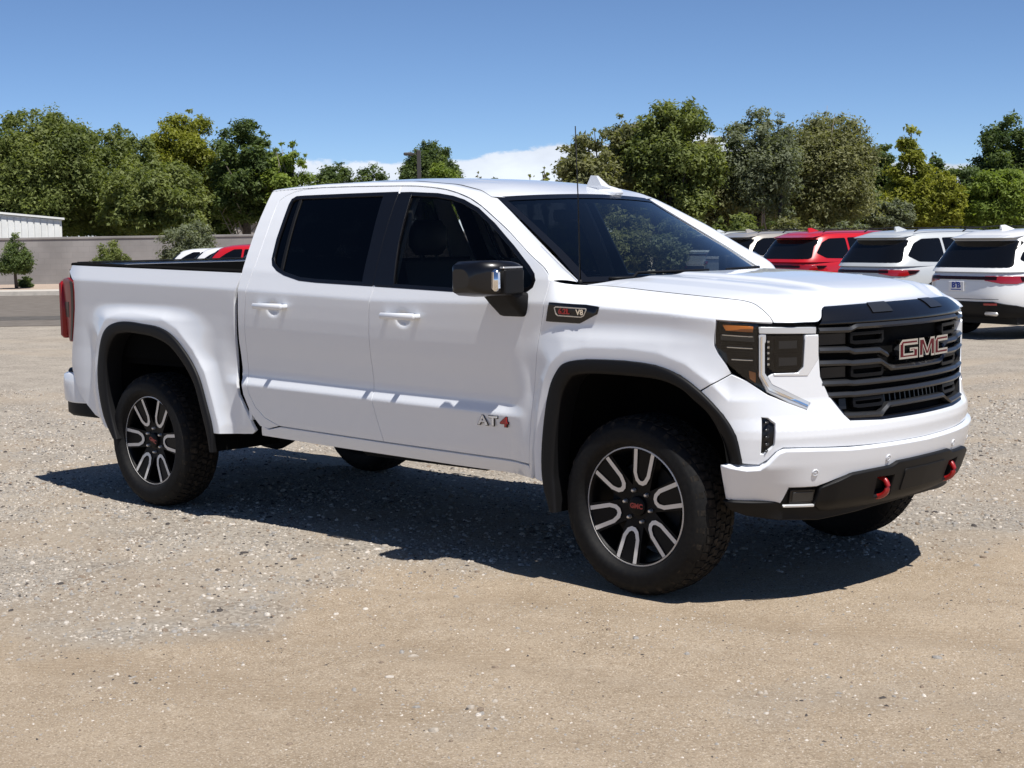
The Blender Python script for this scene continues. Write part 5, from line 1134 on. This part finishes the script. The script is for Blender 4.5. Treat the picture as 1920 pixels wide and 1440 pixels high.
suv_at(1690, 26.2, HD, 'silver_white', 'silvery white SUV parked between the red SUV and the nearest white one', group=grp)
suv_at(1520, 30.6, HD, 'red_car', 'bright red SUV parked in the row behind the truck hood', group=grp, plate=False)
suv_at(1400, 35.0, HD, 'beige_paint', 'beige SUV farthest in the row, left of the red one', group=grp, plate=False, bar=False)
suv_at(1345, 47.0, HD, 'silver_white', 'pale SUV roof just visible past the beige SUV', plate=False, rails=False)
HL = math.radians(132.38)+math.radians(72)
def car_at(px, d, sc, *a, **k):
    """stand the car with its bonnet's front at (px, d)"""
    c_, s_ = math.cos(k['rz']), math.sin(k['rz']); p_ = spot(px, d); lx = 2.3
    return make_suv(*a, loc=(p_[0]-lx*c_, p_[1]-lx*s_, 0), scale=(1, 1, sc), plate=False, bar=False, rails=False, body='car', **k)
g2 = 'cars parked beyond the truck bed'
car_at(262, 45.0, .80, 'pearl_white', 'low white car farthest left beyond the truck bed', rz=HL, group=g2)
car_at(296, 41.5, .83, 'pearl_white', 'white car with dark windscreen next to the red car beyond the bed', rz=HL, group=g2)
car_at(316, 38.0, .875, 'red_car', 'red car with black windows seen over the truck bed', rz=HL, group=g2)
car_at(362, 34.5, .84, 'pearl_white', 'white car nearest the truck cab beyond the bed', rz=HL, group=g2)
# ================================================================ trees and shrubs
def leaf_mat(name, c0, c1, trans=.45):
    m = bpy.data.materials.new(name); m.use_nodes = True; t = m.node_tree; t.nodes.clear(); L_ = t.links.new
    o = t.nodes.new('ShaderNodeOutputMaterial'); at = t.nodes.new('ShaderNodeAttribute'); at.attribute_name = 'tint'
    x = t.nodes.new('ShaderNodeMix'); x.data_type = 'RGBA'; x.inputs['A'].default_value = (*c0, 1); x.inputs['B'].default_value = (*c1, 1); L_(at.outputs['Fac'], x.inputs['Factor'])
    d = t.nodes.new('ShaderNodeBsdfPrincipled'); d.inputs['Roughness'].default_value = .55; d.inputs['Specular IOR Level'].default_value = .25; L_(x.outputs['Result'], d.inputs['Base Color'])
    tr = t.nodes.new('ShaderNodeBsdfTranslucent'); y = t.nodes.new('ShaderNodeMix'); y.data_type = 'RGBA'; y.blend_type = 'MULTIPLY'; y.inputs['Factor'].default_value = 1; y.inputs['B'].default_value = (1.2, 1.25, .5, 1); L_(x.outputs['Result'], y.inputs['A']); L_(y.outputs['Result'], tr.inputs['Color'])
    mx_ = t.nodes.new('ShaderNodeMixShader'); mx_.inputs[0].default_value = trans; L_(d.outputs[0], mx_.inputs[1]); L_(tr.outputs[0], mx_.inputs[2]); L_(mx_.outputs[0], o.inputs['Surface']); M[name] = m
leaf_mat('leaf_mid', (.105, .135, .040), (.235, .268, .088)); leaf_mat('leaf_olive', (.135, .144, .064), (.275, .276, .135)); leaf_mat('leaf_yellow', (.155, .175, .024), (.330, .335, .055)); leaf_mat('leaf_dark', (.062, .096, .032), (.165, .215, .070)); leaf_mat('leaf_bright', (.130, .185, .034), (.265, .330, .070)); leaf_mat('leaf_grey', (.125, .146, .090), (.245, .268, .172))
mat('bark', (.085, .068, .052), .95, noise=(14, (.05, .04, .032), .4, .65)); mat('bark_dark', (.035, .029, .024), .95); mat('bark_pale', (.24, .21, .18), .95)
def leaves(name, C_, Rr, n, size, tint, material, parent, r, droop=0., long=1.6, ground=0.):
    """n leaves spread over clumps C_ (centres) with radii Rr; size of a leaf; tint per clump"""
    w = Rr**2.2; k = r.choice(len(C_), n, p=w/w.sum())
    v = r.normal(size=(n, 3)); v /= np.linalg.norm(v, axis=1)[:, None]; rad = r.uniform(0, 1, n)**.55*r.choice([1, 1, 1, 1.35], n)
    off = v*(rad*1.0)[:, None]*Rr[k][:, None]; off[:, 2] *= .72
    P_ = C_[k]+off; P_[:, 2] -= droop*np.hypot(off[:, 0], off[:, 1])
    ok = P_[:, 2] > ground; P_, k, v, rad = P_[ok], k[ok], v[ok], rad[ok]; n = len(P_)
    nn_ = unit(v*.8+r.normal(size=(n, 3))*.7+[0, 0, .85]); a = unit(np.cross(nn_, r.normal(size=(n, 3)))); a[:, 2] -= droop*.8; a = unit(a); b = unit(np.cross(nn_, a))
    s_ = size*r.uniform(.6, 1.35, n)[:, None]
    q = np.stack([P_-a*s_*long*.5-b*s_*.32, P_-a*s_*long*.3+b*s_*.55, P_+a*s_*long*.6], 1)
    V = q.reshape(-1, 3); F = np.arange(n*3).reshape(n, 3)
    me = fast_mesh(name, V, F, material); at_ = me.attributes.new('tint', 'FLOAT', 'FACE'); at_.data.foreach_set('value', np.clip(tint[k]+r.normal(size=n)*.16, 0, 1).astype(np.float32))
    return link(bpy.data.objects.new(name, me), parent)
def tree(px, d, ytop, halfpx, label, material, seed, base=None, n=16000, leaf=.12, clumps=70, stems=1, shape='round', bark='bark', kind='tree', group=None, ybot=None, sparse=1., droop=0., bare=0, z0=0.):
    clumps = int(clumps*1.7); n = int(n*2.7); leaf *= .80
    r = np.random.default_rng(seed); p_ = spot(px, d, z0); H = height(px, ytop, d)-z0; W = halfpx/FOC*d; hb = (height(px, ybot, d)-z0) if ybot else (base if base is not None else H*.28)
    nm = {'tree': 'leafy_tree', 'shrub': 'leafy_shrub', 'sapling': 'young_tree'}[kind]
    t = empty(nm, p_); tag(t, label, 'tree' if kind != 'shrub' else 'shrub', group)
    C_ = []; Rr = []; zc_ = (H+hb)/2; hz = (H-hb)/2
    while len(C_) < clumps:
        q = r.uniform(-1, 1, 3); e = np.linalg.norm(q)
        if shape == 'cone': lim = np.clip(1.15-.95*(q[2]+1)/2, .12, 1); ok = np.hypot(q[0], q[1]) < lim
        elif shape == 'wide': ok = (np.hypot(q[0], q[1])**2.5+abs(q[2])**2.5) < 1
        else: ok = e < 1
        if not ok or (e < .45 and r.uniform() < .7): continue
        s_ = r.uniform(.13, .30)*(1.15 if q[2] < .3 else .85)
        C_.append((q[0]*W*(1-s_*.5), q[1]*W*.85*(1-s_*.5), zc_+q[2]*hz*(1-s_*.55))); Rr.append(s_*min(W, hz*1.1)*1.15)
    for k in range(max(6, clumps//10)):                      # stray sprays that break the outline
        a_ = r.uniform(0, 2*math.pi); u_ = r.uniform(-.2, 1); e = math.sqrt(max(0, 1-u_*u_))
        if shape == 'cone': e = np.clip(1.15-.95*(u_+1)/2, .1, 1)
        C_.append((W*1.0*e*math.cos(a_), W*.85*e*math.sin(a_), zc_+hz*u_*1.0)); Rr.append(.09*min(W, hz))
    C_ = np.array(C_); Rr = np.array(Rr); tint = np.clip(r.normal(.45, .24, len(C_)), 0, 1)
    leaves('crown', C_, Rr, int(n*sparse), leaf, tint, material, t, r, droop=droop)
    m = MB()
    for k in range(stems):
        a_ = r.uniform(0, 2*math.pi); b0 = np.array([.0, 0, -.1]) if stems == 1 else np.array([r.uniform(-.45, .45)*W, r.uniform(-.3, .3)*W, -.1])
        tp = np.array([b0[0]*1.5+r.normal()*.12*W, b0[1]*1.5, hb+hz*1.15]); md = (b0+tp)/2+r.normal(size=3)*[.06*W, .06*W, 0]
        rad = max(.045, .035*H)/math.sqrt(stems); m.tube([b0, md, tp], [rad, rad*.7, rad*.3], 7)
        for j in range(9 if stems == 1 else 4):
            c_ = C_[r.integers(len(C_))]; f_ = r.uniform(.35, .95); st = b0+(tp-b0)*f_; st = st*.5+((b0*(1-f_)**2+2*f_*(1-f_)*md+tp*f_*f_))*.5
            if c_[2] < st[2]: continue
            m.tube([st, (st+c_)/2+r.normal(size=3)*.05*W, c_], [rad*.38, rad*.25, rad*.1], 5)
    m.build('trunk', bark, t, smooth=True)
    if bare:
        m = MB()
        for j in range(bare):
            c_ = C_[r.integers(len(C_))]; st = np.array([r.normal()*.1*W, r.normal()*.1*W, hb+hz*r.uniform(-.6, .6)]); e_ = c_+unit(c_-[0, 0, zc_])*.35*W*.4; m.tube([st, (st+e_)/2+r.normal(size=3)*.06*W, e_], [.035, .022, .006], 5)
            for q in range(3): f_ = r.uniform(.4, .9); s2 = st+(e_-st)*f_; m.tube([s2, s2+r.normal(size=3)*.25+[0, 0, .25]], [.014, .004], 4)
        m.build('bare_branch', 'bark_pale', t, smooth=True)
    return t
GL, GRt, GC = 'trees behind the block wall', 'trees behind the SUV row', 'far trees above the roof line'
tree(-45, 61, 232, 120, 'dark green tree cut by the left edge of the picture', 'leaf_mid', 31, n=15000, ybot=440, shape='wide', group=GL, droop=.25)
tree(95, 60, 203, 118, 'tall dusty green tree above the white metal shed', 'leaf_mid', 32, n=24000, ybot=445, shape='wide', group=GL, droop=.3, clumps=100)
tree(222, 62, 232, 105, 'dull green tree right of the shed behind the wall', 'leaf_mid', 33, n=20000, ybot=448, shape='wide', group=GL, droop=.3, clumps=90)
tree(300, 59, 300, 115, 'low spreading green tree filling the middle of the left tree line', 'leaf_mid', 34, n=18000, ybot=448, shape='wide', group=GL, droop=.3, clumps=80)
tree(360, 66, 208, 78, 'round yellow-green tree standing above its neighbours on the left', 'leaf_yellow', 35, n=17000, ybot=400, group=GL, leaf=.11)
tree(470, 64, 222, 72, 'dark tree with pale broken limbs left of the truck cab', 'leaf_dark', 36, n=15000, ybot=440, shape='wide', group=GL, bare=16, clumps=60)
tree(552, 63, 262, 52, 'thin yellowish tree with bare twigs just left of the cab roof', 'leaf_bright', 37, n=7500, ybot=440, group=GL, bare=10, sparse=.8, clumps=40)
tree(405, 68, 330, 90, 'dark green tree low behind the grey house', 'leaf_dark', 38, n=12000, ybot=445, shape='wide', group=GL)
tree(636, 80, 306, 52, 'dark bush-like tree just above the rear of the cab roof', 'leaf_dark', 39, n=7000, ybot=440, shape='wide', group=GC)
tree(706, 82, 308, 44, 'second dark tree above the cab roof, left of the lamp post', 'leaf_dark', 40, n=6000, ybot=440, shape='wide', group=GC)
tree(815, 72, 266, 60, 'dense round dark green tree behind the street lamp', 'leaf_dark', 41, n=21000, ybot=425, group=GC, leaf=.10, clumps=130)
tree(836, 66, 304, 42, 'lighter green bush in front of the round dark tree', 'leaf_bright', 42, n=7000, ybot=440, kind='shrub', leaf=.10)
for k, (px, yt, hw) in enumerate(((905, 322, 10), (935, 318, 14), (1000, 322, 12), (1030, 312, 14))):
    tree(px, 70, yt, hw, ('tiny twiggy sapling above the roof right of the round tree', 'sparse sapling with yellow leaves above the middle of the roof', 'sparse yellowish sapling left of the radio mast', 'twiggy sapling right beside the radio mast')[k], 'leaf_yellow', 50+k, n=420, ybot=420, kind='sapling', bare=7, clumps=14, group='saplings above the roof')
tree(1105, 52, 240, 62, 'open leafy tree right behind the radio mast', 'leaf_olive', 61, n=5200, ybot=430, group=GRt, clumps=55, leaf=.115, bark='bark_dark', stems=3)
tree(1190, 54, 215, 75, 'mid green tree behind the cab fin antenna', 'leaf_olive', 71, n=10500, ybot=440, group=GRt, clumps=70, leaf=.12, bark='bark_dark', stems=3, shape='wide')
tree(1265, 53, 184, 92, 'tallest tree of the right group with loose leafy top', 'leaf_mid', 62, n=15500, ybot=440, group=GRt, clumps=95, bark='bark_dark', stems=4, shape='wide', bare=8)
tree(1335, 55, 262, 80, 'lower tree with dark forked trunks behind the beige SUV', 'leaf_olive', 72, n=10500, ybot=442, group=GRt, clumps=70, bark='bark_dark', stems=4, shape='wide')
tree(1425, 54, 200, 78, 'airy grey green tree with dark stems behind the red SUV', 'leaf_grey', 63, n=9500, ybot=442, group=GRt, clumps=80, bark='bark_dark', stems=5, shape='wide', leaf=.10, bare=8)
tree(1535, 56, 203, 108, 'broad olive willow-like tree behind the red and silver SUVs', 'leaf_olive', 64, n=27000, ybot=442, group=GRt, clumps=120, bark='bark', stems=4, shape='wide', leaf=.10, droop=.35, bare=16)
tree(1650, 70, 252, 45, 'dark tree peeking between the willow and the yellow-green tree', 'leaf_dark', 65, n=9000, ybot=444, group=GRt)
tree(1705, 62, 236, 60, 'yellow-green upright tree behind the silver SUV', 'leaf_yellow', 66, n=14000, ybot=442, group=GRt, shape='cone', leaf=.12)
tree(1760, 60, 318, 52, 'golden green bush-like tree behind the silver SUV roof', 'leaf_yellow', 67, n=10500, ybot=442, group=GRt, leaf=.11)
tree(1668, 58, 372, 50, 'low grey green bush behind the silver SUV roof', 'leaf_grey', 75, n=6500, ybot=436, kind='shrub', leaf=.10)
tree(1810, 76, 305, 62, 'dark tree in the gap left of the tall right-hand tree', 'leaf_dark', 68, n=11500, ybot=445, group=GRt, shape='wide')
tree(1752, 78, 286, 24, 'narrow dark tree peeking over the yellow-green tree', 'leaf_dark', 76, n=2600, ybot=400, group=GRt)
tree(1898, 78, 213, 80, 'tall dark green tree at the right edge', 'leaf_dark', 69, n=17000, ybot=442, group=GRt, leaf=.15)
tree(1872, 60, 318, 66, 'bright green tree below the tall tree at the right edge', 'leaf_bright', 70, n=14500, ybot=442, group=GRt, leaf=.12, shape='wide')
tree(150, 70, 300, 150, 'far dark tree filling in behind the shed', 'leaf_dark', 91, n=14000, ybot=450, shape='wide', group=GL)
tree(255, 66, 372, 130, 'low dark tree behind the wall right of the shed', 'leaf_dark', 95, n=11000, ybot=452, shape='wide', group=GL)
tree(1230, 68, 310, 120, 'far dark tree low behind the tallest right-hand tree', 'leaf_dark', 92, n=13000, ybot=446, shape='wide', group=GRt)
tree(1400, 66, 340, 110, 'far dark tree filling the gap low behind the airy tree', 'leaf_dark', 93, n=12000, ybot=446, shape='wide', group=GRt)
tree(1580, 70, 340, 100, 'far dark tree low behind the willow-like tree', 'leaf_dark', 94, n=10000, ybot=446, shape='wide', group=GRt)
tree(36, 49.5, 434, 38, 'small young tree with a thin trunk in front of the wall', 'leaf_dark', 81, n=5200, ybot=512, kind='sapling', shape='cone', leaf=.055, clumps=60, z0=.1)
tree(52, 50.5, 516, 17, 'small round bush behind the young tree trunk', 'leaf_dark', 82, n=1500, ybot=545, kind='shrub', leaf=.05, clumps=24, z0=.1)
tree(214, 51, 446, 38, 'dull green shrub against the wall above the truck bed', 'leaf_mid', 83, n=3600, ybot=540, kind='shrub', leaf=.06, clumps=40, z0=.1)
tree(360, 50.5, 402, 60, 'dark grey green bush against the wall behind the parked cars', 'leaf_grey', 84, n=9000, ybot=535, kind='shrub', leaf=.07, clumps=60, z0=.1)
for k, (px, d_, yt, hw) in enumerate(((1075, 49, 402, 55), (1175, 50, 396, 62), (1280, 49, 404, 58), (1385, 50, 398, 60), (1490, 51, 402, 58), (1590, 52, 408, 52))):
    tree(px, d_, yt, hw, ('low bush at the foot of the open tree behind the radio mast', 'low bush under the tree behind the fin antenna', 'low bush under the tallest right-hand tree, seen through the windshield', 'low bush behind the beige SUV roof', 'low bush behind the red SUV roof', 'low bush at the foot of the willow-like tree')[k], ('leaf_mid', 'leaf_olive', 'leaf_grey')[k % 3], 110+k, n=4200, ybot=520, kind='shrub', shape='wide', clumps=50, leaf=.10, stems=3, group='undergrowth below the right-hand trees')
